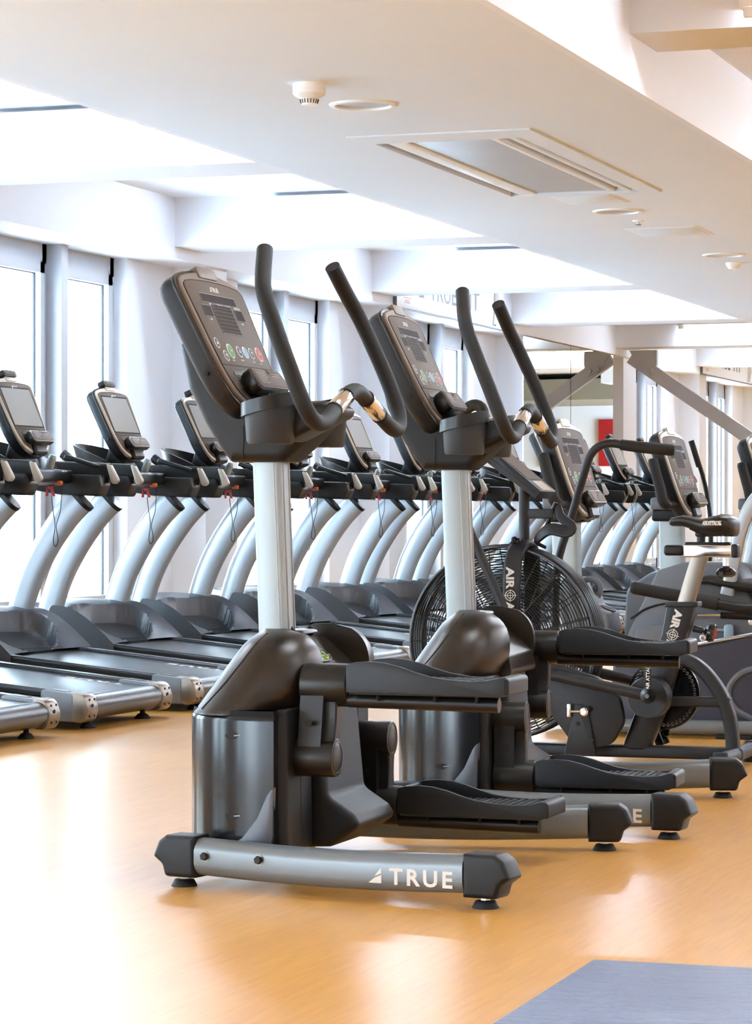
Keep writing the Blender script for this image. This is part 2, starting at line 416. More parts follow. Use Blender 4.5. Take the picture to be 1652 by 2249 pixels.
# far end of the room, seen only in the mirrors
struct('wall_end', MB().box((-8.3, Y1, 0), (XR, Y1 + .2, 3.4)), 'white_paint')
tag(obj('red_wall_panel', MB().box((-4.2, Y1 - .08, 1.72), (-3.72, Y1, 2.5)), 'red_wall', sm=False), 'wide red panel on the far end wall, seen in the mirror', 'wall panel')
tag(obj('red_wall_panel', MB().box((-3.05, Y1 - .08, 1.72), (-2.72, Y1, 2.5)), 'red_wall', sm=False), 'narrow red panel on the far end wall, seen in the mirror', 'wall panel')
cp = MB(); arc = [(-7.6 + 12 * t, 42.2 + 1.2 * math.sin(math.pi * t)) for t in (i / 24 for i in range(25))]
cp.loft([[(x, y, 2.72), (x, y + 2.5, 2.72), (x, y + 2.5, 3.05), (x, y, 3.05)] for x, y in arc])
struct('ceiling_canopy', cp, 'greygreen')

# ------------------------------------------------------------------ ceiling fittings
def batten(x0, x1, yb, z, label, group, first=[None]):
    t = empty('batten_light', ((x0 + x1) / 2, yb - .055, z)); tag(t, label, 'light', group)
    L = (x1 - x0) / 2
    obj('housing', MB().box((-L, -.045, 0), (L, .055, .085), .006), 'white_plastic', t)
    obj('tube', MB().tube([(-L + .09, 0, -.022), (L - .09, 0, -.022)], .014, 10), 'tube_glow', t)
    for s_ in (-1, 1): obj('lamp_holder', MB().box((s_ * (L - .05) - .035, -.016, -.04), (s_ * (L - .05) + .035, .016, .004), .005), 'white_plastic', t)
    return t
LB = ['fluorescent batten against the ceiling beam nearest the camera end of the window side', 'fluorescent batten with its grey end cap against the second ceiling beam', 'fluorescent batten against the third ceiling beam above the handlebars', 'fluorescent batten against the fourth ceiling beam before the mirrors', 'fluorescent batten against the fifth ceiling beam beyond the mirrors', 'fluorescent batten against the sixth ceiling beam beyond the brace']
for k in range(6):
    batten(-6.93, -5.45, BEAM[4 + k], 3.03, LB[k], 'battens in the window side bays')
for k in range(3): batten(-6.93, -5.45, BEAM[1 + k], 3.03, 'fluorescent batten over the unseen near end of the window side, number %d' % (k + 1), 'battens in the window side bays')
for i in range(-2, 5):  # unseen battens, added to light the room from the right
    for x in (-2.4, .6, 3.6): batten(x, x + 1.5, 11.97 + BP * i - .0, 3.1, 'unseen fluorescent batten added in the raised ceiling to light the room from the right', 'unseen battens added in the raised ceiling')

def downlight(x, y, label):
    t = empty('downlight', (x, y, 2.8)); tag(t, label, 'downlight', 'round downlights in the bulkhead')
    obj('trim_ring', MB().lathe([(.128, .03), (.128, -.0), (.130, -.010), (.150, -.008), (.155, 0), (.155, .002), (.136, .002), (.136, .03)], (0, 0, 0), n=40), 'white_plastic', t)
    obj('reflector_bowl', MB().lathe([(.133, .0), (.12, .04), (.10, .075), (.075, .1), (.0, .1)], (0, 0, 0), n=40), 'reflector', t)
    obj('lamp', MB().tube([(-.035, .05, .07), (.045, .05, .07)], .013, 10), 'lamp_green', t)
    return t
DLN = ['round downlight beside the smoke detector', 'round downlight just past the long ceiling unit', 'round downlight beyond the square ceiling hatch', 'round downlight farthest along the bulkhead', 'round downlight above the unseen near floor']
for (x, y), n_ in zip(DL, DLN): downlight(x, y, n_)

sd = empty('smoke_detector', (-4.19, 11.45, 2.8)); tag(sd, 'white round smoke detector hanging from the bulkhead', 'smoke detector')
obj('mounting_base', MB().lathe([(.0, .0), (.072, .0), (.072, -.026), (.070, -.028), (.0, -.028)], (0, 0, 0), n=32), 'white_plastic', sd)
obj('body', MB().lathe([(.0, -.026), (.071, -.028), (.071, -.045), (.062, -.055), (.046, -.062), (.040, -.066), (.034, -.09), (.030, -.094), (.0, -.095)], (0, 0, 0), n=32), 'white_plastic', sd)
vt = MB()
for i in range(18):
    a = 2 * math.pi * i / 18; vt.tube([(.0405 * math.cos(a), .0405 * math.sin(a), -.069), (.0355 * math.cos(a), .0355 * math.sin(a), -.087)], .0022, 4)
obj('vent_slots', vt, 'slot_dark', sd, kind='stuff')

x0, x1, y0, y1 = CAS
ac = empty('ceiling_unit', ((x0 + x1) / 2, (y0 + y1) / 2, 2.8)); tag(ac, 'long rectangular ceiling unit with silver panel and dark slots', 'ceiling unit')
hx, hy = (x1 - x0) / 2, (y1 - y0) / 2
fr = MB()
fr.box((-hx - .03, -hy - .03, -.008), (-hx + .03, hy + .03, .02)).box((hx - .09, -hy - .03, -.008), (hx + .03, hy + .03, .02))
fr.box((-hx + .03, -hy - .03, -.008), (hx - .09, -hy + .24, .02)).box((-hx + .03, hy - .03, -.008), (hx - .09, hy + .03, .02))
obj('surround', fr, 'white_soffit', ac, sm=False)
obj('cavity', MB().box((-hx, -hy, .1), (hx, hy, .16)).box((-hx - .0, -hy, .0), (-hx + .01, hy, .12)).box((hx - .01, -hy, .0), (hx, hy, .12)).box((-hx, -hy, .0), (hx, -hy + .01, .12)).box((-hx, hy - .01, 0), (hx, hy, .12)), 'slot_dark', ac, sm=False)
obj('reflector_panel', MB().box((-hx + .19, -hy + .1, .008), (hx - .27, hy - .02, .022)), 'reflector', ac, sm=False)
for k, (a, b) in enumerate(((-hx + .075, -hx + .18), (hx - .265, hx - .225), (hx - .17, hx - .135))):
    obj('slat', MB().box((a, -hy + .02, .0), (b, hy - .02, .03), .004), 'white_plastic', ac)
h1 = empty('ceiling_hatch', (-4.16, 16.2, 2.8)); tag(h1, 'flush white hatch panel at the end of the long ceiling unit', 'hatch')
obj('panel', MB().box((-.17, -.23, -.006), (.17, .23, .0), .003), 'white_soffit', h1); obj('rim', MB().box((-.185, -.245, -.003), (-.172, .245, 0)).box((.172, -.245, -.003), (.185, .245, 0)).box((-.172, .232, -.003), (.172, .245, 0)).box((-.172, -.245, -.003), (.172, -.232, 0)), 'white_plastic', h1, sm=False)
h2 = empty('ceiling_hatch', (-4.15, 18.25, 2.8)); tag(h2, 'square white access hatch between two round downlights', 'hatch')
obj('panel', MB().box((-.22, -.26, -.006), (.22, .26, .0), .003), 'white_soffit', h2); obj('rim', MB().box((-.24, -.28, -.003), (-.222, .28, 0)).box((.222, -.28, -.003), (.24, .28, 0)).box((-.222, .262, -.003), (.222, .28, 0)).box((-.222, -.28, -.003), (.222, -.262, 0)), 'white_plastic', h2, sm=False)
sp = empty('sprinkler', (-4.18, 17.5, 2.8)); tag(sp, 'tiny sprinkler head between the downlight and the square hatch', 'sprinkler')
obj('rose', MB().lathe([(0, 0), (.04, 0), (.035, -.008), (.012, -.012), (.01, -.025), (0, -.025)], (0, 0, 0), n=20), 'white_plastic', sp); obj('deflector', MB().lathe([(0, -.024), (.02, -.026), (.02, -.03), (0, -.03)], (0, 0, 0), n=16), 'brushed_steel', sp)
sn = empty('ceiling_sensor', (-4.22, 20.7, 2.8)); tag(sn, 'small white domed sensor beyond the third downlight', 'sensor')
obj('dome', MB().lathe([(0, 0), (.06, 0), (.055, -.02), (.035, -.045), (0, -.055)], (0, 0, 0), n=24), 'white_plastic', sn)

# ------------------------------------------------------------------ mirrors, signs, brace
for (a, b, n_) in ((27.24, 29.08, 'tall frameless mirror panel nearer the sign on the window wall'), (29.1, 30.95, 'tall frameless mirror panel next to the column with the brace')):
    tag(obj('mirror', MB().box((-7.698, a, .12), (-7.685, b, 2.785)), 'mirror_silver', sm=False), n_, 'mirror', 'wall mirrors between the columns')
def sign(ya, yb, label):
    t = empty('wall_sign', (-7.65, (ya + yb) / 2, 2.9)); tag(t, label, 'sign', 'gym signs on the lintel')
    L = (yb - ya) / 2
    obj('board', MB().box((0, -L, -.185), (.03, L, .22), .004), 'white_plastic', t)
    ex, ey = (0, 1, 0), (0, 0, 1); x = .0305
    m = MB().text('TRUE', .17, (x, ya + .95 - (ya + yb) / 2, -.06), ex, ey, off=.012, width=.80)
    m.text('FIT', .17, (x, ya + 1.98 - (ya + yb) / 2, -.06), ex, ey, off=.012, width=.5); logo(m, (x, ya + .62 - (ya + yb) / 2, -.06), ex, ey, .17)
    obj('lettering', m, 'ink_dark', t, sm=False)
    obj('edge_strip', MB().box((.0, -L - .004, -.195), (.034, L + .004, -.183)).box((.0, -L - .006, -.195), (.034, -L + .004, .22)), 'ink_dark', t, sm=False)
    sm_ = MB()
    for a_, b_, c_ in ((.20, .40, -.095), (.24, .36, -.118), (.22, .38, -.136)): sm_.box((x, -L + a_, c_), (x + .0006, -L + b_, c_ + .007))
    obj('small_print', sm_, 'ink_red', t, kind='stuff', sm=False)
    f = MB()
    for s_ in (0, 1): f.tube(smooth([(x, L - .36 + .05 * s_, -.16), (x, L - .32 + .06 * s_, -.06), (x, L - .30, .02), (x, L - .26 - .05 * s_, .1), (x, L - .3, .19)], 4), [.018, .02, .022, .024, .026, .03, .034, .036, .036, .034, .032, .03, .028, .026, .024, .022, .02][:17], 6)
    obj('printed_figure', f, 'ink_pale', t)
sign(23.0, 26.3, 'long white gym sign on the lintel before the mirrors')
sign(35.4, 38.7, 'white gym sign on the lintel beyond the mirrors and brace')
br = empty('steel_brace', (-7.6, 31.35, 2.73)); tag(br, 'grey diagonal steel brace running down from the beam by the mirrors', 'brace')
dx, dz = 3.98, -2.73; Lb = math.hypot(dx, dz); e1 = V((dx / Lb, 0, dz / Lb)); e2 = V((-dz / Lb, 0, dx / Lb))
sec = [(-.07, -.05), (.07, -.05), (.07, -.03), (.012, -.03), (.012, .03), (.07, .03), (.07, .05), (-.07, .05), (-.07, .03), (-.012, .03), (-.012, -.03), (-.07, -.03)]
m = MB(); m.box((0, 0, 0), (0, 0, 0)) if 0 else None
o = V((.03, 0, -.02)); m.loft([[o + e1 * t + e2 * a + V((0, 1, 0)) * b for a, b in [(-.075, -.05), (.075, -.05), (.075, .05), (-.075, .05)]] for t in (0.0, Lb - .03)])
obj('strut', m, 'steel_grey', br, sm=False)
gp = MB(); xz_prism(gp, [(.02, .055), (.34, .055), (.34, -.10), (.30, -.24), (.12, -.13)], .01, -.06); obj('gusset_plate', gp, 'steel_grey', br, sm=False)
bt = MB()
for q in ((.10, .02), (.20, -.03), (.29, .01)):
    c = o + e1 * q[0] + e2 * q[1]; bt.lathe([(0, 0), (.028, 0), (.028, .022), (0, .024)], (c.x, -.06, c.z), (0, -1, 0), 6)
obj('bolt', bt, 'steel_grey', br, sm=False)
# exercise mat, near corner
mt = MB(); mo = [(-1.472, 5.755), (-1.455, 4.2), (.9, 4.2), (.9, 5.755)]
mt.prism(mo, (0, 0, 0), (1, 0, 0), (0, 1, 0), (0, 0, 1), rprof(0.0, .012, 0, .004, 2))
tag(obj('exercise_mat', mt, 'mat_blue'), 'blue grey exercise mat lying on the wooden floor', 'mat')

# ------------------------------------------------------------------ the shared console
CON = [(0, 0), (.055, .001), (.10, .009), (.14, .026), (.172, .052), (.196, .088), (.210, .13), (.219, .18), (.238, .355), (.238, .378), (.226, .398), (.20, .410), (.15, .420), (.08, .429), (0, .433)]
def con_outline(k=1.0):
    r = [(a * k, b) for a, b in CON]; return r + [(-a, b) for a, b in reversed(r[1:-1])]
def console(root, O, tilt, kind='led', k=1.0, hs=1.0, bez='bezel', pod_tilt=10, label=None):
    """O: bottom centre of the face; face leans back by tilt degrees; +x is the user's side"""
    t = math.radians(tilt); O = V(O); ex = V((0, 1, 0)); ey = V((-math.sin(t), 0, math.cos(t))) * hs; n_ = V((math.cos(t), 0, math.sin(t)))
    out = con_outline(k)
    P = lambda a, b, c=0: O + ex * a + ey * b + n_ * c
    sh = MB().prism(out, O, ex, ey, n_, rprof(-.062, -.004, .03, .004, 4)); c = obj('console', sh, 'shell_blue', root, label)
    obj('back_rim', MB().prism(inset(out, -.003), O, ex, ey, n_, rprof(-.012, .0, .004, .003, 2)), 'satin_black', c)
    obj('bezel', MB().prism(inset(out, .007), O, ex, ey, n_, rprof(-.004, .010, 0, .006, 3)), bez, c)
    face = [(a, b) for a, b in inset(out, .024)]
    face = [(a, min(b, .398 - .25 * a * a / k)) for a, b in face]
    obj('face_panel', MB().prism(face, O, ex, ey, n_, [(.004, 0), (.0112, 0), (.0116, .001)]), 'face_taupe', c)
    fo = inset(face, .0005)
    ol = MB().loft([[P(a, b, .0118) for a, b in inset(fo, -.0012)], [P(a, b, .0124) for a, b in fo], [P(a, b, .0118) for a, b in inset(fo, .0012)]], caps=(False, False))
    obj('face_groove', ol, 'led_dark', c)
    obj('tab', MB().prism(fillet([(-.07 * k, .405), (.07 * k, .405), (.064 * k, .44), (-.064 * k, .44)], .012), O, ex, ey, n_, rprof(-.012, .0135, .003, .003, 2)), bez, c)
    z = .0117
    def plate(name, out, mat, d=.0008, dz=0): return obj(name, MB().prism(out, O + n_ * (z + dz), ex, ey, n_, [(0, 0), (d, 0)]), mat, c, sm=False)
    def rect(cx, cy, w_, h_): return [(cx - w_ / 2, cy - h_ / 2), (cx + w_ / 2, cy - h_ / 2), (cx + w_ / 2, cy + h_ / 2), (cx - w_ / 2, cy + h_ / 2)]
    def outlined(name, cx, cy, w_, h_):
        plate(name, rect(cx, cy, w_, h_), 'led_dark', .001)
        fr = MB(); e = .0011
        for r_ in (rect(cx, cy + h_ / 2, w_ + e, e), rect(cx, cy - h_ / 2, w_ + e, e), rect(cx - w_ / 2, cy, e, h_), rect(cx + w_ / 2, cy, e, h_)): fr.prism(r_, O + n_ * (z + .001), ex, ey, n_, [(0, 0), (.0004, 0)])
        return fr
    lg = MB(); logo(lg, P(-.034 * k, .366, z), ex, ey.normalized(), .014); lg.text('TRUE', .014, P(-.018 * k, .366, z), ex, ey.normalized(), off=.02, width=.052)
    obj('logo', lg, 'ink_white', c, sm=False)
    if kind == 'led':
        fr = MB()
        for nm, q in (('message_display', (0, .342, .255 * k, .026)), ('side_display', (-.118 * k, .302, .062 * k, .034)), ('matrix_display', (.0, .282, .142 * k, .086)), ('side_display', (.118 * k, .302, .062 * k, .034))):
            m = outlined(nm, *q); o_ = len(fr.v); fr.v += m.v; fr.f += [[i + o_ for i in f] for f in m.f]
        obj('display_outlines', fr, 'ink_grey', c, kind='stuff', sm=False)
        dots = MB()
        for i in range(12):
            for j in range(7): dots.prism(rect(-.062 * k + i * .0113 * k, .247 + j * .0117, .006, .004), O + n_ * (z + .001), ex, ey, n_, [(0, 0), (.0003, 0)])
        obj('led_dots', dots, 'face_taupe', c, kind='stuff', sm=False)
        tx = MB()
        for i, wd in enumerate(('TIME', 'DISTANCE', 'CALORIES', 'HEART RATE')): tx.text(wd, .0055, P((-.085 + i * .062) * k, .3225, z), ex, ey.normalized(), off=.015)
        tx.text('LEVEL', .005, P(-.125 * k, .275, z), ex, ey.normalized(), off=.015).text('PACE', .005, P(.108 * k, .275, z), ex, ey.normalized(), off=.015)
        for a, b, s_ in ((-.092, .154, 'START'), (-.024, .158, 'WORK'), (.064, .158, 'COOL'), (.115, .154, 'STOP')): tx.text(s_, .005, P(a * k, b, z), ex, ey.normalized(), off=.015)
        obj('print', tx, 'ink_white', c, kind='stuff', sm=False)
        for a, b, r, mt_, nm in ((-.158, .204, .0165, 'key_black', 'up_key'), (-.128, .168, .0165, 'key_black', 'down_key'), (-.078, .184, .0225, 'key_green', 'start_key'), (-.012, .186, .0175, 'key_black', 'plus_key'), (.034, .186, .0185, 'key_blue', 'enter_key'), (.080, .186, .0175, 'key_black', 'minus_key'), (.138, .186, .0225, 'key_red', 'stop_key')):
            ring = MB().loft([[P(a * k + x, b + y, z + .0002) for x, y in ell(r, r, 20)], [P(a * k + x, b + y, z + .0014) for x, y in ell(r - .0015, r - .0015, 20)], [P(a * k + x, b + y, z + .0014) for x, y in ell(r - .0035, r - .0035, 20)]], caps=(True, True))
            kk = obj(nm, ring, 'ink_white', c, label=None)
            obj('key_cap', MB().loft([[P(a * k + x, b + y, z) for x, y in ell(r - .0028, r - .0028, 20)], [P(a * k + x, b + y, z + .0015) for x, y in ell(r - .0034, r - .0034, 20)]]), mt_, c)
            ic = MB()
            if nm == 'start_key': ic.text('START', .0072, P(a * k - .011, b - .003, z + .0022), ex, ey.normalized(), off=.02, width=.022)
            elif nm == 'stop_key': ic.text('STOP', .0072, P(a * k - .011, b - .003, z + .0022), ex, ey.normalized(), off=.02, width=.022)
            elif nm != 'enter_key':
                s_ = 1 if nm in ('up_key', 'plus_key') else -1
                ic.prism([(a * k - .0065, b - .004 * s_), (a * k + .0065, b - .004 * s_), (a * k, b + .006 * s_)], O + n_ * (z + .0022), ex, ey, n_, [(0, 0), (.0004, 0)])
            if ic.v: obj('key_icon', ic, 'ink_white', c, sm=False)
    else:
        obj('screen_surround', MB().prism(fillet(rect(0, .262, .372 * k, .222), .006), O, ex, ey, n_, [(.0112, 0), (.0122, 0)]), 'led_dark', c, sm=False)
        obj('screen', MB().prism(fillet(rect(0, .262, .352 * k, .204), .004), O, ex, ey, n_, [(.0118, 0), (.0126, 0)]), 'screen_glass', c, sm=False)
        tx = MB()
        for i in range(3): tx.prism(rect((-.1 + i * .1) * k, .098, .025, .004), O + n_ * z, ex, ey, n_, [(0, 0), (.0004, 0)])
        obj('print', tx, 'ink_grey', c, kind='stuff', sm=False)
    gl = MB().prism(rect(0, .141, .395 * k, .0024), O + n_ * z, ex, ey, n_, [(0, 0), (.0006, 0)]); obj('panel_joint', gl, 'led_dark', c, sm=False)
    plate('card_slot', fillet(rect(0, .117, .25 * k, .0125), .006), 'key_black', .0012)
    if kind == 'led':
        tx = MB()
        for i in range(3):
            tx.text(('CAUTION', 'WARNING', 'SAFETY')[i], .0055, P((-.13 + i * .105) * k, .096, z), ex, ey.normalized(), off=.015)
            for j in range(4): tx.prism(rect((-.095 + i * .105) * k, .090 - j * .0052, .068 * k, .0013), O + n_ * z, ex, ey, n_, [(0, 0), (.0003, 0)])
        obj('small_print', tx, 'ink_grey', c, kind='stuff', sm=False)
    # control pod standing proud of the lower edge
    t2 = math.radians(tilt + pod_tilt); e2 = V((-math.sin(t2), 0, math.cos(t2))); n2 = V((math.cos(t2), 0, math.sin(t2)))
    Q = P(0, .084, .056); po = fillet([(-.124, -.036, .03), (.124, -.036, .03), (.114, .034, .028), (-.114, .034, .028)], .03, 5)
    pd = MB().prism(po, Q, ex, e2, n2, [(-.042, .012), (-.034, .004), (-.024, 0), (-.004, .0), (0, .004)])
    pd.prism(fillet([(-.07, .0), (.07, .0), (.06, .10), (-.06, .10)], .01), O, ex, ey, n_, [(-.02, 0), (.02, 0), (.03, .01)])
    pod = obj('control_pod', pd, 'satin_black', c)
    pf = fillet([(-.115, -.028, .024), (.115, -.028, .024), (.106, .0265, .022), (.014, .0265, .003), (.011, .008, .008), (-.011, .008, .008), (-.014, .0265, .003), (-.106, .0265, .022)], .02, 5)
    obj('pod_rim', MB().prism(inset(pf, -.0035), Q, ex, e2, n2, [(-.002, 0), (.0012, 0), (.0022, .001)]), bez, c)
    obj('pod_face', MB().prism(pf, Q, ex, e2, n2, [(-.001, 0), (.0028, 0), (.0034, .001)]), 'face_taupe', c)
    tx = MB()
    for j in range(5):
        for i, x in ((0, -.055), (1, .055)):
            if i == 0 or j < 2: tx.prism([(x - .035, .014 - j * .0075), (x + .03 - .008 * (j % 2), .014 - j * .0075), (x + .03 - .008 * (j % 2), .0152 - j * .0075), (x - .035, .0152 - j * .0075)], Q + n2 * .0034, ex, e2, n2, [(0, 0), (.0003, 0)])
    obj('pod_print', tx, 'ink_grey', c, kind='stuff', sm=False)
    jk = MB(); base = Q - e2 * .0362 - n2 * .02
    for x in (-.012, .012): jk.prism(ell(.0035, .0035, 10, x, 0), base, ex, n2, e2 * -1, [(0, 0), (.0008, 0)])
    obj('jack_icons', jk, 'ink_white', c, kind='stuff', sm=False)
    sc = MB()
    for b in (.13, .30):
        for s_ in (-1, 1):
            p = P(s_ * (.216 + (b - .13) * .075) * k, b, -.03); sc.lathe([(0, -.006), (.006, -.004), (.006, .0025), (.004, .0028), (0, .0015)], p, (0, s_, 0), 10)
    obj('screw', sc, 'rubber', c, kind='stuff')
    return c

# ------------------------------------------------------------------ lateral elliptical trainer
def foot(root, x, y, top=.05, r=.033, parent=None):
    f = obj('foot', MB().lathe([(0, 0), (r, 0), (r, .003), (r * .76, .017), (r * .7, .018), (0, .018)], (x, y, 0), n=20), 'rubber', parent or root)
    obj('foot_stem', MB().tube([(x, y, .016), (x, y, top)], .008, 8).lathe([(0, .0185), (.013, .0185), (.013, .026), (0, .026)], (x, y, 0), n=6), 'chrome', parent or root)
def elliptical(label, phase=1):
    t = empty('elliptical_trainer'); tag(t, label, 'elliptical trainer', 'lateral elliptical trainers with white lettered base beams')
    # splayed base beams
    for s_, nm in ((-1, 'near'), (1, 'far')):
        A = V((-.380, .462 * s_, 0)); B = V((.458, .6085 * s_, 0)); d = (B - A).normalized(); q = V((-d.y, d.x, 0)) * (1 if s_ > 0 else -1)   # q points outwards
        L = (B - A).length; sec = [(a, b) for a, b in rrect(.075, .094, .03, 4)]
        rings = []
        for i in range(13):
            u = i / 12; s0 = .03 + (L - .075) * u; p = A + d * s0 + V((0, 0, .080 - .010 * math.sin(math.pi * u))); hh = 1 - .0 * u
            rings.append([p + q * a + V((0, 0, b * hh)) for a, b in sec])
        bm_ = obj('base_beam', MB().loft(rings), 'silver_paint', t)
        for e_, P0, dd in ((0, A + d * .050, -d), (1, B - d * .040, d)):
            pr = fillet([(-.004, -.053, .004), (.086, -.053, .014), (.094, -.022, .02), (.121, -.002, .008), (.104, .038, .02), (.082, .053, .01), (-.004, .053, .004)], .01, 4)
            m = MB().prism(pr, P0 + V((0, 0, .079)) - q * .042, dd, (0, 0, 1), q, rprof(0, .084, .012, .012, 3))
            obj('end_cap', m, 'black_plastic', bm_)
        foot(t, A.x, A.y, .045, parent=bm_); foot(t, B.x, B.y, .045, parent=bm_)
        for u in (.10, .285):
            p = A + d * (L * u) + q * .036 + V((0, 0, .084))
            obj('washer', MB().lathe([(0, 0), (.0135, 0), (.0135, .003), (0, .003)], p, q, 18), 'brushed_steel', bm_, sm=False)
            obj('bolt', MB().lathe([(0, 0), (.0105, 0), (.0105, .012), (.009, .014), (0, .014)], p, q, 6), 'black_plastic', bm_, sm=False)
        m = MB(); e1 = d if s_ < 0 else -d; z0 = .047
        st = (A + d * (L * .648)) if s_ < 0 else (A + d * (L * .90))
        p = st + q * .0377 + V((0, 0, z0)); logo(m, p, e1, V((0, 0, 1)), .039)
        m.text('TRUE', .039, p + e1 * .057, e1, V((0, 0, 1)), off=.028, width=.172, track=1.3)
        obj('lettering', m, 'ink_white', bm_, sm=False)
    # lower housing: glossy nose across both lobes
    pl = []
    for i_ in range(19):
        a = math.radians(90 + 90 * i_ / 18 if False else 180 + 90 * i_ / 18); pl.append((-.145 + .305 * math.copysign(abs(math.cos(a)) ** .85, math.cos(a)), -.16 + .285 * math.copysign(abs(math.sin(a)) ** .85, math.sin(a))))
    pl = pl + [((x if x < -.2 else -.19), -y) for x, y in reversed(pl)]
    m = MB().prism(pl, (0, 0, 0), (1, 0, 0), (0, 1, 0), (0, 0, 1), rprof(.085, .44, 0, .022, 5))
    hs_ = obj('lower_housing', m, 'gloss_black', t)
    for z0 in (.178, .382):
        lens = fillet([(-.335, z0), (-.312, z0 + .011, .02), (-.285, z0 + .002), (-.312, z0 - .010, .02)], .006, 4)
        m = MB(); xz_prism(m, [(x + .05, z) for x, z in lens], -.40, -.4365); obj('vent_slot', m, 'rubber', hs_)
        m = MB(); xz_prism(m, fillet([(-.255, z0 + .002), (-.238, z0 + .004), (-.238, z0 + .0005), (-.255, z0 - .001)], .001), -.42, -.4372); obj('slot_highlight', m, 'ink_grey', hs_)  # pale strip painting the bright highlight in each vent slot
    m = MB(); m.tube([(-.332, -.402, .09), (-.332, -.402, .42)], .0014, 6); obj('seam', m, 'rubber', hs_)
    fin = [(-.285, .088), (-.155, .088), (-.148, .27), (-.152, .275)]
    fin = [(p.x, p.y) for p in [V(q) for q in [(-.290, .088), (-.150, .088), (-.143, .262), (-.163, .235), (-.19, .175), (-.23, .125)]]]
    m = MB(); xz_prism(m, fillet(fin, .02, 3), -.432, -.4455, 0, .003, 2); obj('trim_fin', m, 'hood_grey', hs_)
    # rear centre housing
    rc = fillet([(-.20, .072, .01), (-.085, .078, .02), (.0, .135, .02), (-.02, .165, .02), (-.09, .21, .03), (-.11, .42, .03), (-.12, .50, .02), (-.20, .54, .02)], .02, 4)
    m = MB(); xz_prism(m, rc, .13, -.19, .02, .02, 4); obj('rear_housing', m, 'black_plastic', t)
    for s_ in (-1, 1):
        fx = -.045 if s_ > 0 else 0
        sd_ = fillet([(-.17 + fx, .085, .004), (-.122 + fx, .085, .006), (-.126 + fx, .45, .01), (-.17 + fx, .445, .01)], .006, 3)
        m = MB(); xz_prism(m, sd_, .41 if s_ > 0 else -.2, .2 if s_ > 0 else -.41, .02, .02, 3); sp_ = obj('side_panel', m, 'black_plastic', t)
        m = MB().tube([(-.1225 + fx, s_ * .3, .1), (-.1255 + fx, s_ * .3, .44)], .0012, 6); obj('seam', m, 'rubber', sp_)
    # two shoulder covers
    for s_ in (-1, 1):
        m = MB(); rings = []
        lv = [.432 + .0 * 0] + [.437 + .208 * q / 16 for q in range(17)]
        def xl(z): return -.428 + (z - .437) * .70 + max(0, z - .60) ** 1.6 * 3.2
        def xr(z):
            f = (z - .437) / .208
            return -.145 + .045 * math.sin(min(1, f / .42) * math.pi / 2) if f < .42 else -.10 - .105 * (1 - math.sqrt(max(0, 1 - ((f - .42) / .58) ** 2.6)))
        for z in lv:
            f = max(0, (z - .437) / .208); x0_, x1_ = xl(z), xr(z); x1_ = max(x1_, x0_ + .02); cx = (x0_ + x1_) / 2; a_ = (x1_ - x0_) / 2
            b_ = .236 * (1 - .42 * f) * math.sqrt(max(.004, 1 - f ** 5)); ring = []
            for q in range(25):
                an = math.pi * q / 24
                ring.append(V((cx - a_ * math.copysign(abs(math.cos(an)) ** .95, math.cos(an)), s_ * (.19 + b_ * abs(math.sin(an)) ** .95), z)))
            rings.append(ring)
        m.loft(rings)
        cv = obj('shoulder_cover', m, 'bronze_black', t, angle=30)
        gk = [(x * .995 - .0005, y * .993) for x, y in pl]; obj('gasket', MB().prism(gk, (0, 0, 0), (1, 0, 0), (0, 1, 0), (0, 0, 1), [(.425, 0), (.446, .004)]), 'rubber', cv)
        pts = []
        for q in range(9):
            z = .445 + .19 * q / 8; f = (z - .437) / .208; x0_, x1_ = xl(z), xr(z); b_ = .236 * (1 - .42 * f) * math.sqrt(max(.004, 1 - f ** 5)); an = math.pi * (.30 + .12 * f)
            pts.append(((x0_ + x1_) / 2 - (x1_ - x0_) / 2 * abs(math.cos(an)) ** .95, s_ * (.1905 + b_ * abs(math.sin(an)) ** .95), z))
        obj('seam', MB().tube(pts, .0018, 6), 'rubber', cv)
    # saddle between the shoulders with its badge
    m = MB(); xz_prism(m, fillet([(-.38, .44), (-.33, .60, .02), (-.24, .618, .03), (-.105, .505, .02), (-.09, .44)], .02), .192, -.192); sdl = obj('saddle_cover', m, 'bronze_black', t)
    ex = V((0, 1, 0)); ey = V((-.135, 0, .113)).normalized(); nn = V((.113, 0, .135)).normalized(); bo = V((-.172, -.01, .5625))
    obj('badge', MB().prism(ell(.075, .021, 28), bo, ex, ey, nn, [(0, 0), (.004, 0), (.005, .002)]), 'satin_black', sdl)
    m = MB()
    for cx, r0 in ((-.022, 20), (.022, 200)):
        pts = [(cx + .013 * math.cos(math.radians(a)), .013 * math.sin(math.radians(a))) for a in range(r0, r0 + 290, 20)]
        m.tube([bo + ex * a + ey * b + nn * .005 for a, b in pts], .0032, 6)
    obj('badge_swirls', m, 'lime', sdl); obj('badge_line', MB().prism([(-.07, -.001), (.07, -.001), (.07, .001), (-.07, .001)], bo + nn * .005, ex, ey, nn, [(0, 0), (.0006, 0)]).loft([[bo + nn * .0052 + ex * (a * 1.0) + ey * b for a, b in ell(.075, .021, 28)], [bo + nn * .0062 + ex * a + ey * b for a, b in ell(.0735, .0195, 28)]], caps=(False, False)), 'ink_grey', sdl, sm=False)
    m = MB(); xz_prism(m, fillet([(-.262, .625), (-.20, .625), (-.205, .634), (-.255, .637)], .004), .07, -.07, .02, .02); obj('post_collar', m, 'satin_black', t)
    # post
    sec = [(a, b) for a, b in rrect(.082, .086, .014, 4)]
    rings = [[V((x + a, b, z)) for a, b in sec] for x, z in ((-.296, .58), (-.316, 1.10))]
    po = obj('post', MB().loft(rings), 'post_silver', t)
    m = MB()
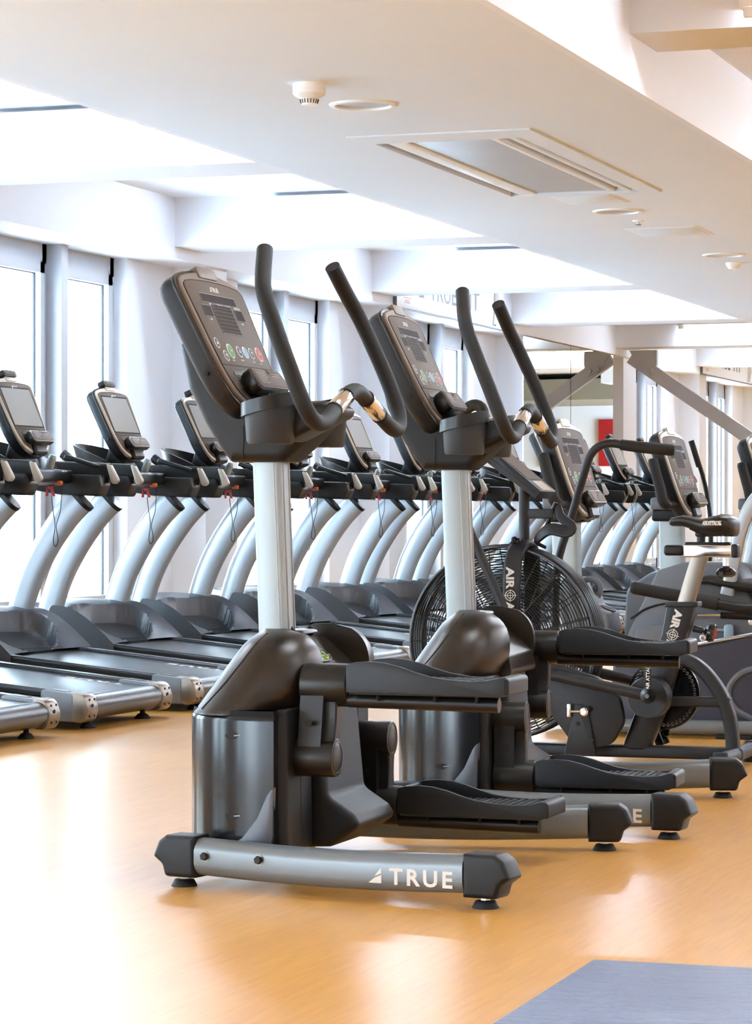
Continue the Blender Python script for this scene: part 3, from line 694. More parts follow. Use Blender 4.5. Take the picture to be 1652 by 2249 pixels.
    for y in (-.022, .022):
        m.tube([(-.296 + .0415, y, .62), (-.316 + .0415, y, 1.09)], .0022, 6)
    m.tube([(-.296 + .022, -.0435, .62), (-.316 + .022, -.0435, 1.09)], .0018, 6)
    obj('groove', m, 'steel_grey', po)
    # mast bracket, cup holders
    hub = fillet([(-.552, 1.40, .01), (-.525, 1.28, .05), (-.48, 1.19, .05), (-.435, 1.12, .04), (-.405, 1.083, .015), (-.255, 1.083, .015), (-.21, 1.12, .03), (-.145, 1.185, .02), (-.115, 1.215, .02), (-.125, 1.245, .02), (-.22, 1.245, .03), (-.33, 1.26, .03), (-.40, 1.36, .03), (-.50, 1.46, .02)], .02, 4)
    m = MB(); xz_prism(m, hub, .085, -.085, .028, .028, 4); hb = obj('mast_bracket', m, 'black_plastic', t)
    obj('seam', MB().tube([(-.366, -.086, 1.085), (-.362, -.086, 1.14), (-.362, -.086, 1.18)], .0012, 6), 'rubber', hb)
    for s_ in (-1, 1):
        y = .205 * s_
        m = MB().lathe([(0, 0), (.058, 0), (.062, .006), (.070, .105), (.067, .105), (.058, .012), (0, .012)], (-.242, y, 1.128), n=32)
        cu = obj('cup_holder', m, 'cup_grey', t)
        m = MB(); rg = [V((-.242 + .0775 * math.cos(a), y + .0775 * math.sin(a), 1.212 + .016 * math.cos(a) + (.01 if False else 0))) for a in (2 * math.pi * i / 36 for i in range(36))]
        inn = [V((-.242 + .0695 * math.cos(a), y + .0695 * math.sin(a), 1.212 + .016 * math.cos(a))) for a in (2 * math.pi * i / 36 for i in range(36))]
        up_ = V((0, 0, .036)); m.loft([inn, rg, [p + up_ for p in rg], [p + up_ for p in inn], inn], caps=(False, False)); obj('rim_band', m, 'satin_black', cu)
        m = MB().box((-.30, min(y - .06 * s_, .05 * s_), 1.205), (-.17, max(y - .06 * s_, .05 * s_), 1.242), .012); obj('rim_arm', m, 'satin_black', cu)
    # handlebars
    hw = [(-.234, .268, 1.630), (-.214, .335, 1.555), (-.196, .372, 1.505), (-.160, .394, 1.42), (-.118, .405, 1.32), (-.092, .404, 1.252), (-.080, .395, 1.218), (-.072, .368, 1.190), (-.068, .325, 1.178), (-.066, .27, 1.185), (-.070, .20, 1.210), (-.074, .12, 1.240), (-.076, .06, 1.262), (-.076, .0, 1.272)]
    full = [(x, -y, z) for x, y, z in hw] + [(x, y, z) for x, y, z in reversed(hw[:-1])]
    hb2 = obj('handlebar', MB().tube(smooth(full, 5), .0215, 16, up=(1, 0, 0)), 'foam_grip', t)
    for s_ in (-1, 1):
        a, b = V((-.0715, .19 * s_, 1.2145)), V((-.0745, .085 * s_, 1.2545))
        obj('pulse_sensor', MB().tube([a + (b - a) * .0, a + (b - a) * .06, a + (b - a) * .94, b], [.0195, .0228, .0228, .0195], 18), 'chrome', hb2)
        obj('grip_end_ring', MB().tube([a - (b - a) * .04, a + (b - a) * .02], .0236, 16), 'rubber', hb2); obj('grip_end_ring', MB().tube([b - (b - a) * .02, b + (b - a) * .04], .0236, 16), 'rubber', hb2)
    m = MB(); xz_prism(m, fillet([(-.21, 1.13), (-.12, 1.172, .02), (-.062, 1.20, .02), (-.058, 1.222, .01), (-.10, 1.238, .02), (-.21, 1.235)], .01, 4), -.04, -.20, .02, .02, 3)
    obj('handlebar_mount', m, 'black_plastic', t)
    # console
    console(t, (-.335, 0, 1.208), 25, 'led')
    # cranks and pedals; phase +1: near pedal up, far pedal down
    for s_, x0 in ((-1, -.021), (1, -.072)):
        y = .31 * s_; za = .322; upw = 1 if s_ * phase < 0 else -1; zp = za + .184 * upw; yp = y + .035 * (1 if upw > 0 else 0) * 1.0; 
        D = V((0, yp - y, zp - za)); Ln = D.length; D.normalize(); N = V((0, D.z, -D.y))
        def cap(r, k0=18): return [(r * math.cos(a), r * math.sin(a)) for a in (2 * math.pi * i / 24 for i in range(24))]
        xa = x0 + .0
        m = MB(); m.prism(cap(.049), (xa - .115, y, za), (0, 1, 0), (0, 0, 1), (1, 0, 0), rprof(0, .115, .006, .003))
        m.prism(cap(.055), (xa - .10, yp, zp), (0, 1, 0), (0, 0, 1), (1, 0, 0), rprof(0, .128, .006, .004))
        ca = V((xa - .095, y, za)); w_ = .043
        webs = [ca + N * w_, ca + N * -w_, ca + N * -w_ + D * Ln, ca + N * w_ + D * Ln]
        m.loft([webs, [p + V((.062, 0, 0)) for p in webs]])
        arm = obj('crank_arm', m, 'satin_black', t)
        bone = []
        for i in range(40):
            u = i / 19 if i < 20 else (39 - i) / 19; sgn = 1 if i < 20 else -1
            l0 = -.049 + (Ln + .104) * u
            if l0 < 0: wd = math.sqrt(max(0, .049 ** 2 - l0 ** 2))
            elif l0 > Ln: wd = math.sqrt(max(0, .055 ** 2 - (l0 - Ln) ** 2))
            else:
                k_ = math.sin(math.pi * l0 / Ln) ** .6; wd = (.049 + .006 * l0 / Ln) * (1 - k_) + .021 * k_
            bone.append((sgn * max(wd, .0015), l0))
        m = MB().prism(bone[::-1], (xa - .036, y, za), N, D, (1, 0, 0), [(0, 0), (.030, 0), (.034, .004)] if True else None)
        obj('link_plate', m, 'satin_black', arm)
        obj('end_disc', MB().lathe([(0, -.002), (.036, -.002), (.036, .0), (.033, .0012), (0, .0012)], (xa, y, za), (1, 0, 0), 28), 'bronze_black', arm)
        cg = MB().lathe([(.0365, 0), (.0385, .0018), (.0405, 0)], (xa - .0005, y, za), (1, 0, 0), 28); obj('disc_rim', cg, 'satin_black', arm)
        c0 = V((xa - .06, y, za)) + D * (Ln * .5) - N * (.0435 if s_ < 0 else -.0435) ; 
        obj('socket_hole', MB().lathe([(0, 0), (.0095, 0), (.0095, .003), (0, .003)], V((xa - .062, min(y, yp) - .045, za + (zp - za) * .5)), (0, -1, 0), 14), 'rubber', arm)
        # bearing stack
        m = MB().lathe([(0, 0), (.044, 0), (.044, .010), (.041, .012), (.041, .018), (.043, .020), (.043, .026), (.034, .030), (.034, .042), (.025, .044), (0, .044)], (xa + .028, yp, zp), (1, 0, 0), 28)
        pb = x0 + .045
        pe = obj('pedal', MB(), 'black_plastic', t) if False else None
        W = .095; pz = zp
        foot_o = [(pb, pz - .014), (pb + .40, pz - .022), (pb + .415, pz - .010), (pb + .415, pz + .022), (pb + .30, pz + .022), (pb, pz + .030)]
        mm = MB(); mm.prism(fillet([(pb, -W, .03), (pb + .405, -W, .02), (pb + .405, W, .02), (pb, W, .03)], .02), (0, yp, pz - .018), (1, 0, 0), (0, 1, 0), (0, 0, 1), rprof(0, .036, .004, 0, 2))
        ped = obj('pedal', mm, 'shell_blue', t)
        wl = [(pb + x, pz + z) for x, z in ((0, .005), (.0, .058), (.02, .064), (.06, .067), (.10, .064), (.14, .055), (.18, .042), (.22, .031), (.27, .024), (.33, .021), (.375, .024), (.40, .031), (.415, .033), (.415, -.012), (.40, -.018), (0, -.012))]
        mm = MB(); xz_prism(mm, wl, yp - W + .012, yp - W - .003, .002, .003, 2); xz_prism(mm, wl, yp + W + .003, yp + W - .012, .003, .002, 2)
        mm.box((pb - .003, yp - W, pz - .012), (pb + .012, yp + W, pz + .058), .004)
        obj('side_wall', mm, 'shell_blue', ped)
        obj('heel_lip', MB().prism(fillet([(pb + .375, pz - .016), (pb + .425, pz - .012), (pb + .425, pz + .030, .012), (pb + .40, pz + .033, .01), (pb + .375, pz + .019)], .006), (0, yp + W, 0), (1, 0, 0), (0, 0, 1), (0, -1, 0), rprof(0, 2 * W, .006, .006)), 'black_plastic', ped)
        g = MB()
        for i in range(16): g.box((pb + .03 + i * .021, yp - W + .016, pz + .0175), (pb + .042 + i * .021, yp + W - .016, pz + .0215))
        obj('tread_ribs', g, 'rubber', ped, kind='stuff', sm=False)
        obj('support_tube', MB().tube([(pb - .018, yp - .02, pz - .036), (pb + .38, yp - .02, pz - .042)], .0195, 14), 'satin_black', ped)
        obj('bearing', m, 'gloss_black', ped)
        g = MB()
        for x in (.07, .22, .33): g.lathe([(0, 0), (.005, 0), (.005, .02), (0, .02)], (pb + x, yp - .05, pz - .035), (0, 0, 1), 8)
        obj('bolt', g, 'rubber', ped, kind='stuff')
    return t
e1 = elliptical('nearest lateral elliptical trainer with near pedal raised, in front of the air bike', 1)
e1.location = (-2.392, 7.104, 0); e1.rotation_euler.z = math.radians(.6)
e2_ = elliptical('second lateral elliptical trainer with near pedal lowered, behind the nearest one', -1)
e2_.location = (-2.335, 8.623, 0); e2_.rotation_euler.z = math.radians(4.4)

# ------------------------------------------------------------------ treadmills
def treadmill():
    t = empty('treadmill')
    zt = lambda x: .155 + .10 * (1.06 - x) / 1.0          # deck rises towards the front (local x; user steps on at +x)
    XRr, XF = 1.06, -.95
    def bar(y0, y1, x0, x1, dz0, dz1, r=.006):
        m = MB(); sec = fillet([(y0, dz0), (y1, dz0), (y1, dz1), (y0, dz1)], r, 3)
        return m.loft([[V((x, a, zt(x) + b)) for a, b in sec] for x in (x0, x1)])
    for s_ in (-1, 1):
        a, b = (.375, .455) if s_ > 0 else (-.455, -.375)
        r = obj('side_rail', bar(a, b, XF + .1, XRr - .06, -.03, .0, .008), 'rail_grey', t)
        q = bar(a + .012, b - .012, XF + .3, XRr - .09, -.002, .004, .002); obj('foot_grip', q, 'belt', r)
        obj('frame_rail', bar(a + .012, b - .012, XF, XRr - .02, -.12, -.028), 'rubber', t)
    m = bar(-.372, .372, XF + .2, XRr - .04, -.03, -.012, .004); bl = obj('belt', m, 'belt', t)
    m = MB(); ex = V((-1, 0, .1)).normalized(); ey = V((0, -1, 0))
    m.text('TRUE', .055, (.93, .30, zt(.93) - .0115), ex, ey, off=.02, width=.30, track=1.2); obj('belt_lettering', m, 'ink_white', bl, sm=False)
    zr = zt(XRr) - .062
    ro = obj('rear_roller', MB().lathe([(0, -.36), (.05, -.36), (.055, -.355), (.055, .355), (.05, .36), (0, .36)], (XRr - .03, 0, zr + .004), (0, 1, 0), 24), 'belt', t)
    obj('deck', bar(-.372, .372, XF + .2, XRr - .10, -.075, -.034, .004), 'rubber', t)
    for s_ in (-1, 1):
        y0, y1 = (.362, .47) if s_ > 0 else (-.47, -.362)
        o_ = fillet([(XRr - .20, zr - .050), (XRr + .01, zr - .058, .035), (XRr + .028, zr + .0, .05), (XRr + .005, zr + .062, .04), (XRr - .20, zr + .085)], .02, 4)
        m = MB(); xz_prism(m, o_, y1, y0, .006, .006, 2); br_ = obj('end_bracket', m, 'bracket_grey', t)
        o2 = fillet([(XRr - .05, zr - .056), (XRr + .012, zr - .061, .036), (XRr + .033, zr + .0, .05), (XRr + .008, zr + .066, .04), (XRr - .05, zr + .074)], .02, 4)
        ym = (y0 + y1) / 2
        m = MB(); xz_prism(m, o2, y1 + .002, y0 - .003, .004, .004, 2); pl = obj('end_plate', m, 'brushed_steel', br_)
        h = MB()
        for yy, zz, rr in ((-.03, .042, .0055), (.02, .042, .0055), (-.005, .016, .008), (-.03, -.03, .0055), (.02, -.03, .0055)):
            xx = XRr + .0305 - abs(zz) * .13
            h.lathe([(0, 0), (rr, 0), (rr, .004), (0, .004)], (xx, ym + yy - .005, zr + zz), (1, 0, 0), 10)
        obj('bolt_holes', h, 'rubber', pl, kind='stuff')
        foot_m = MB().lathe([(0, 0), (.036, 0), (.036, .006), (.022, .022), (.012, .026), (.012, .06), (0, .06)], (XRr - .05, s_ * .30, 0), n=16)
        obj('rear_foot', foot_m, 'rubber', t)
        obj('front_foot', MB().lathe([(0, 0), (.04, 0), (.04, .01), (.02, .03), (.014, .2), (0, .2)], (XF + .15, s_ * .34, 0), n=14), 'rubber', t)
    obj('rear_crossbar', MB().box((XRr - .09, -.37, zr - .05), (XRr - .05, .37, zr - .02), .006), 'rubber', t)
    # motor hood: raised rim round a scooped face
    def hood(u, v):
        y = -.47 + .94 * v; tt = y / .47; arch = (1 - abs(tt) ** 2.5)
        x = .06 + .06 * abs(tt) ** 3 - u * (.50 + .28 * arch); s = u
        zr_ = .255 + .20 * math.sin(min(1, s * 1.5) * math.pi / 2) - (max(0, s - .72) * .9) + .03 * arch * s
        e = ((x + .115) / .17) ** 2 + (y / .39) ** 2
        k = max(0, min(1, (1.08 - e) / .10)); k = k * k * (3 - 2 * k)
        z = zr_ - .10 * k * min(1, (.06 + .02 - x) / .12 + .0)
        return (x, y, max(z, .2))
    m = MB().grid(hood, 56, 56)
    hd = obj('motor_hood', m, 'hood_grey', t, angle=50)
    n = 40
    for v in (0, 1):
        sk = MB()
        ring = [hood(i / n, v) for i in range(n + 1)]
        vs = []
        for x, y, z in ring: vs += [(x, y, z), (x, y, zt(x) - .03)]
        sk.add(vs, [[2 * i, 2 * i + 1, 2 * i + 3, 2 * i + 2] for i in range(n)])
        obj('hood_skirt', sk, 'hood_grey', hd)
    fr_ = MB().box((-.95, -.40, .12), (-.60, .40, .34), .04); obj('motor_cover', fr_, 'hood_grey', t)
    # curved uprights
    se = [(.55 * math.copysign(abs(math.cos(a)) ** .75, math.cos(a)), math.copysign(abs(math.sin(a)) ** .75, math.sin(a))) for a in (2 * math.pi * i / 24 for i in range(24))]
    path = smooth([(-.305, 0, .26), (-.285, 0, .36), (-.245, 0, .50), (-.19, 0, .64), (-.105, 0, .79), (-.01, 0, .92), (.055, 0, .99), (.09, 0, 1.025)], 4)
    for s_ in (-1, 1):
        k = len(path); R = [.064 + .014 * (i / (k - 1)) for i in range(k)]
        pth = [V((p.x, s_ * .425, p.z)) for p in path]
        up = obj('upright', MB().tube(pth, R, sec=se, up=(1, 0, 0)), 'upright_grey', t, angle=60)
        obj('top_collar', MB().tube(pth[-3:], [r + .003 for r in R[-3:]], sec=se, up=(1, 0, 0)), 'satin_black', up, angle=60)
        obj('base_collar', MB().tube([V((-.312, s_ * .425, .2)), V((-.298, s_ * .425, .30))], .072, sec=se, up=(1, 0, 0)), 'hood_grey', up)
        # handrail
        rp = [(-.42, .062, 1.165), (-.30, .056, 1.165), (-.15, .046, 1.170), (.0, .043, 1.168), (.12, .047, 1.160), (.235, .052, 1.150)]
        sc_ = [(a, b) for a, b in rrect(.62, 2.0, .28, 4)]
        pts = smooth([(x, s_ * .455, z) for x, h_, z in rp], 4)
        hh = [p.x for p in smooth([(h_, 0, 0) for x, h_, z in rp], 4)]
        rl = obj('handrail', MB().tube(pts, hh, sec=sc_, up=(0, 0, 1)), 'satin_black', t, angle=50)
        cp_ = fillet([(.215, 1.198, .01), (.238, 1.194, .012), (.285, 1.11, .02), (.262, 1.092, .015), (.245, 1.10, .01)], .01, 3)
        m = MB(); xz_prism(m, cp_, s_ * .455 + .019, s_ * .455 - .019, .005, .005, 2); obj('rail_cap', m, 'cap_beige', rl)
        un = fillet([(-.40, 1.16), (.215, 1.14), (.225, 1.085, .02), (.20, 1.03, .02), (-.01, 1.038, .02), (-.15, 1.06, .05), (-.36, 1.09, .02)], .02, 3)
        m = MB(); xz_prism(m, un, s_ * .425 + .062, s_ * .425 - .062, .014, .014, 2); obj('rail_bracket', m, 'satin_black', t)
    # dashboard
    db = fillet([(-.44, 1.10, .02), (-.06, 1.085, .03), (.06, 1.10, .02), (.05, 1.165, .02), (-.2, 1.185, .02), (-.44, 1.19, .02)], .02, 4)
    m = MB(); xz_prism(m, db, .42, -.42, .02, .02, 3); da = obj('dashboard', m, 'satin_black', t)
    for s_ in (-1, 1):
        tr = MB(); tr.prism(rrect(.20, .15, .04), (-.15, s_ * .29, 1.18), (1, 0, 0), (0, 1, 0), (0, 0, 1), [(0, 0), (.016, .004), (.016, .012), (.004, .016)]); obj('tray_rim', tr, 'bezel_lit', da)
    cw = MB(); rg = []
    for i in range(25):
        a = math.radians(70 + 220 * i / 24); cxx, cyy = -.05 + .20 * math.cos(a), .19 * math.sin(a); hz = .15 * math.sin(math.pi * i / 24) ** .7 + .01
        d = V((math.cos(a), math.sin(a), 0)); p = V((cxx, cyy, 1.165)); rg.append([p, p + V((0, 0, hz)) + d * .05, p + V((0, 0, hz)) + d * .062, p + d * .02])
    cw.loft(rg); obj('cowl', cw, 'satin_black', da, angle=50)
    m = MB(); xz_prism(m, fillet([(-.13, 1.17), (-.08, 1.33, .02), (-.03, 1.30, .02), (.03, 1.17)], .02), .075, -.075, .02, .02); obj('console_neck', m, 'black_plastic', t)
    for s_ in (1,):
        obj('pulse_post', MB().tube([(.0, .20 * s_, 1.15), (.025, .20 * s_, 1.225)], .021, 14).tube([(.025, .20 * s_, 1.225), (.03, .20 * s_, 1.24)], [.021, .015], 14), 'post_silver', da)
    obj('side_lever', MB().tube(smooth([(-.10, -.33, 1.17), (-.17, -.335, 1.215), (-.235, -.34, 1.262)], 3), [.024, .024, .024, .024, .025, .027, .026], 12), 'black_plastic', da)
    obj('lever_tip', MB().lathe([(0, 0), (.02, 0), (.018, .004), (0, .006)], (-.235, -.34, 1.263), (-.8, 0, .6), 14), 'ink_grey', da)
    ar = MB(); xz_prism(ar, fillet([(.0, 1.225), (.01, 1.245, .006), (.03, 1.245, .006), (.21, 1.19, .006), (.20, 1.172)], .006), .40, .375, .008, .008); obj('inner_arm', ar, 'satin_black', da)
    c = console(t, (.045, 0, 1.232), 23.4, 'screen', k=.92, bez='bezel_lit')
    o = V((.045, 0, 1.232)); tt = math.radians(23.4); ey = V((-math.sin(tt), 0, math.cos(tt))); n_ = V((math.cos(tt), 0, math.sin(tt)))
    m = MB().prism(rrect(.15, .036, .014), o + ey * .446 + n_ * .0, (0, 1, 0), ey, n_, rprof(-.02, .02, .004, .004)); fn = obj('fan_pod', m, 'black_plastic', c)
    g = MB()
    for i in range(7): g.prism([(-.05 + i * .0155, -.009), (-.042 + i * .0155, -.009), (-.042 + i * .0155, .009), (-.05 + i * .0155, .009)], o + ey * .446 + n_ * .0205, (0, 1, 0), ey, n_, [(0, 0), (.002, 0)])
    obj('fan_grille', g, 'bezel', fn, kind='stuff', sm=False)
    # safety key and lanyard
    y = .22
    obj('safety_key', MB().box((.035, y - .018, 1.085), (.07, y + .018, 1.108), .006), 'clip_orange', da)
    k = MB()
    for s_ in (-1, 1):
        xz_prism(k, fillet([(.02 + .010 * s_, 1.083), (.028 + .012 * s_, 1.083), (.034 + .020 * s_, 1.03), (.022 + .018 * s_, 1.03)], .003), y - .045, y - .057)
    k.box((.018, y - .058, 1.066), (.044, y - .044, 1.084), .004)
    obj('safety_clip', k, 'clip_red', t)
    lp = smooth([(.035, y - .05, 1.03), (.045, y - .05, .95), (.05, y - .04, .88), (.036, y - .03, .80), (.05, y - .03, .775), (.062, y - .03, .81), (.052, y - .03, .88), (.066, y - .01, .96), (.07, y, 1.085)], 5)
    obj('lanyard', MB().tube(lp, .0022, 5), 'rubber', t)
    return t
T0 = treadmill()
ORD = ['first', 'second', 'third', 'fourth', 'fifth', 'sixth', 'seventh', 'eighth', 'ninth', 'tenth', 'eleventh', 'twelfth', 'thirteenth', 'fourteenth']
for i, k in enumerate(range(-1, 13)):
    o = T0 if i == 0 else copy_tree(T0)
    o.location = (-6.2 + (.03 if k > 3 else 0), 11.65 + 1.22 * k + {4: .08, 5: .2, 6: .15}.get(k, .17 if k > 6 else 0), 0)
    tag(o, '%s grey treadmill from the near end of the row along the windows' % ORD[i] if i < 13 else 'last grey treadmill at the far end of the row along the windows', 'treadmill', 'treadmills in the row along the windows')

# ------------------------------------------------------------------ air bike (written in room x, z; y from the bike's centre plane)
BX = -2.6
def air_bike():
    t = empty('air_bike', (BX, 10.35, 0)); tag(t, 'black air bike with large wire fan cage behind the second elliptical trainer', 'air bike')
    q = lambda x, y, z: (x - BX, y, z)
    def xzp(pts, y0, y1, r=.004, rr=.01): 
        m = MB(); return xz_prism(m, fillet([(p[0] - BX,) + tuple(p[1:]) for p in pts], rr, 4), y1, y0, r, r, 2)
    # base
    obj('base_rail', MB().box(q(-3.05, -.035, .03), q(-2.07, .035, .075), .01), 'bike_black', t)
    for x, L in ((-2.10, .29), (-3.03, .27)):
        st = obj('stabiliser', MB().tube([q(x, -L, .05), q(x, L, .05)], .028, 14), 'bike_black', t)
        for s_ in (-1, 1): obj('end_foot', MB().lathe([(0, 0), (.034, 0), (.034, .05), (.026, .08), (0, .082)], q(x, s_ * L, 0), n=14), 'rubber', st)
    # fan cage
    c = q(-2.985, 0, .457); R = .362
    def face(y0, sg, n, nm):
        m = MB()
        for i in range(n):
            r = .075 + (R - .085) * i / (n - 1); m.torus((c[0], sg * (y0 + .035 * (1 - (r / R) ** 2)), c[2]), (0, 1, 0), r, .0021, 56, 4)
        for i in range(22):
            a = 2 * math.pi * i / 22
            pts = [(c[0] + r * math.cos(a), sg * (y0 + .0385 * (1 - (r / R) ** 2)), c[2] + r * math.sin(a)) for r in (.07, .17, .27, R - .004)]
            m.tube(pts, .0022, 4)
        return obj(nm, m, 'wire_black', t, kind='stuff')
    face(.075, -1, 30, 'cage_wires'); face(.075, 1, 22, 'cage_wires')
    for y in (-.078, -.05, -.022, .006, .034, .062, .080): obj('cage_hoop', MB().torus((c[0], y, c[2]), (0, 1, 0), R + (.004 if abs(y) < .06 else 0), .0055, 64, 6), 'wire_black', t)
    fan = obj('fan_hub', MB().lathe([(0, -.06), (.05, -.06), (.06, -.05), (.06, .05), (.05, .06), (0, .06)], c, (0, 1, 0), 24), 'bike_black', t)
    for i in range(10):
        a = 2 * math.pi * i / 10 + .2; d = V((math.cos(a), 0, math.sin(a))); n_ = V((-math.sin(a), 0, math.cos(a))); cc = V(c)
        m = MB(); pts = [cc + d * .05 + V((0, -.05, 0)), cc + d * .31 + V((0, -.055, 0)) + n_ * .02, cc + d * .31 + V((0, .055, 0)) + n_ * .02, cc + d * .05 + V((0, .05, 0))]
        m.loft([pts, [p + n_ * .004 for p in pts]]); obj('fan_blade', m, 'rail_grey', fan, sm=False)
    obj('hub_cap', MB().lathe([(0, 0), (.075, 0), (.07, -.012), (0, -.016)], (c[0], -.112, c[2]), (0, -1, 0), 28), 'bike_black', t)
    # fork, mast
    se = rrect(1.9, .8, .35, 4)
    fp = smooth([q(-2.925, -.145, .36), q(-2.925, -.145, .55), q(-2.925, -.142, .70), q(-2.922, -.115, .785), q(-2.917, -.06, .822), q(-2.917, 0, .832), q(-2.917, .06, .822), q(-2.922, .115, .785), q(-2.925, .142, .70), q(-2.925, .145, .55), q(-2.925, .145, .36)], 4)
    fk = obj('fork', MB().tube(fp, .036, sec=[(b, a) for a, b in se], up=(1, 0, 0)), 'bike_black', t, angle=45)
    m = MB(); ex, ey = V((0, 0, -1)), V((1, 0, 0)); p0 = V(q(-2.940, -.163, .745))
    m.text('AIR', .030, p0, ex, ey, off=.04, width=.085)
    o = p0 + ex * .108 + ey * .015; ez = V((0, -1, 0))
    for r in (.019, .011): m.torus(o, (0, 1, 0), r, .0016, 24, 4)
    for a in (0, 90): 
        d = (ex * math.cos(math.radians(a)) + ey * math.sin(math.radians(a))) * .024; m.tube([o - d, o + d], .0013, 4)
    m.text('ATTACK', .030, p0 + ex * .132, ex, ey, off=.04, width=.17)
    obj('lettering', m, 'ink_white', fk, sm=False)
    obj('clamp_knob', MB().lathe([(0, 0), (.022, 0), (.022, .008), (.014, .012), (.008, .022), (0, .024)], q(-2.935, -.06, .835), (-.3, -.3, .9), 16), 'gloss_black', fk)
    obj('mast', MB().tube([q(-2.917, 0, .82), q(-2.917, 0, 1.085)], .021, 16), 'bike_black', t)
    e1 = V((.19, 0, -.138)).normalized(); e2 = V((.138, 0, .19)).normalized(); P0 = V(q(-3.035, 0, 1.138))
    mo = MB().prism(fillet([(0, 0), (.238, 0), (.238, .038), (.0, .052)], .006), P0 + V((0, .11, 0)), e1, e2, (0, -1, 0), rprof(0, .22, .006, .006, 2)); mo_ = obj('monitor', mo, 'shell_blue', t)
    obj('monitor_face', MB().prism([(.012, .0512), (.17, .0428), (.17, .0440), (.012, .0524)], P0 + V((0, .095, 0)), e1, e2, (0, -1, 0), [(0, 0), (.19, 0)]), 'face_taupe', mo_, sm=False)
    obj('monitor_label', MB().prism([(.178, .0415), (.232, .0388), (.232, .0400), (.178, .0428)], P0 + V((0, .06, 0)), e1, e2, (0, -1, 0), [(0, 0), (.13, 0)]), 'cap_beige', mo_, sm=False)
    obj('side_line', MB().prism([(.008, .022), (.23, .018), (.23, .0205), (.008, .0245)], P0 + V((0, -.108, 0)), e1, e2, (0, -1, 0), [(0, 0), (.003, 0)]), 'rubber', mo_, sm=False)
    # bottle cage on its bracket
    m = MB().box(q(-2.905, -.012, .925), q(-2.80, .012, .962), .004); bc = obj('bottle_bracket', m, 'bike_black', t)
    obj('bottle_back', MB().tube([q(-2.79, 0, .985), q(-2.835, 0, .88)], .010, 8), 'gloss_black', bc)
    obj('bottle_cage', MB().tube(smooth([q(-2.785, 0, .98), q(-2.765, -.02, .93), q(-2.72, -.045, .895), q(-2.735, -.05, .875), q(-2.80, -.045, .885), q(-2.845, -.03, .86), q(-2.865, -.01, .835), q(-2.83, -.005, .815)], 4), [.012 + .012 * math.sin(math.pi * i / 28) for i in range(29)], 8, sec=rrect(2, .6, .25, 3), up=(0, 1, 0)), 'bike_black', bc)
    # moving arms
    far = smooth([q(-2.86, .25, .36), q(-2.856, .25, .72), q(-2.80, .25, .92), q(-2.74, .25, 1.12), q(-2.718, .25, 1.175), q(-2.685, .25, 1.205), q(-2.64, .25, 1.215), q(-2.58, .25, 1.205)], 4)
    a_ = obj('far_arm', MB().tube(far, .0165, 12, up=(0, 1, 0)), 'bike_black', t)
    obj('hand_grip', MB().tube([q(-2.60, .25, 1.209), q(-2.52, .25, 1.199), q(-2.40, .25, 1.187), q(-2.388, .25, 1.186)], [.021, .023, .023, .017], 14), 'foam_grip', a_)
    near = smooth([q(-2.81, -.23, .33), q(-2.84, -.23, .37), q(-2.925, -.23, .577), q(-3.044, -.23, .839), q(-3.11, -.23, 1.0), q(-3.125, -.23, 1.2), q(-3.105, -.23, 1.30), q(-3.075, -.23, 1.338)], 4)
    a_ = obj('near_arm', MB().tube(near, .0175, 12, up=(0, 1, 0)), 'bike_black', t)
    obj('hand_grip', MB().tube(smooth([q(-3.085, -.23, 1.33), q(-3.05, -.23, 1.35), q(-3.02, -.23, 1.34), q(-3.005, -.23, 1.30)], 3), .022, 14), 'foam_grip', a_)
    for y in (-.21, .21): obj('connecting_rod', MB().tube([q(-2.83, y, .36), q(-2.73, y, .341), q(-2.385, y, .275)], .021, 12), 'bike_black', t)
    # seat assembly
    obj('seat_tube', xzp([(-2.356, .612), (-2.243, .614), (-2.27, .52), (-2.300, .44, .05), (-2.36, .22), (-2.43, .05), (-2.535, .05), (-2.46, .25), (-2.375, .50)], -.035, .035, .012, .03), 'bike_black', t)
    tb = MB(); ex = V((-.10, 0, -.36)).normalized(); ey = V((.36, 0, -.10)).normalized(); p0 = V(q(-2.322, -.0357, .590)); 
    tb.text('AIR', .030, p0, ex, ey, off=.05, width=.075); o = p0 + ex * .097 + ey * .015
    for r in (.019, .011): tb.torus(o, (0, 1, 0), r, .0016, 24, 4)
    for d in (ex * .025, ey * .025): tb.tube([o - d, o + d], .0013, 4)
    tb.text('ATTACK', .030, p0 + ex * .118, ex, ey, off=.05, width=.088); obj('lettering', tb, 'ink_white', t.children[-1], sm=False)
    col = MB(); xz_prism(col, fillet([(-2.362 - BX, .595), (-2.236 - BX, .597), (-2.238 - BX, .616), (-2.36 - BX, .615)], .004), .041, -.041, .004, .004, 2); obj('tube_collar', col, 'bike_black', t)
    sec = rrect(.062, .044, .006, 3)
    pst = obj('seat_post', MB().loft([[V(q(x + a, b, z)) for a, b in sec] for x, z in ((-2.305, .56), (-2.235, .79))]), 'brushed_steel', t)
    sl = obj('seat_slider', MB().box(q(-2.295, -.027, .782), q(-2.112, .027, .829), .005), 'chrome', t)
    obj('slider_end', MB().box(q(-2.372, -.022, .787), q(-2.297, .022, .827), .012), 'black_plastic', sl)
    obj('slider_cap', MB().box(q(-2.115, -.029, .780), q(-2.09, .029, .831), .008), 'black_plastic', sl); obj('slider_top', MB().box(q(-2.29, -.020, .826), q(-2.12, .020, .838), .004), 'black_plastic', sl)
    obj('seat_stem', MB().tube([q(-2.233, 0, .83), q(-2.233, 0, .868)], .016, 12).box(q(-2.252, -.022, .858), q(-2.195, .022, .882), .006), 'bike_black', sl)
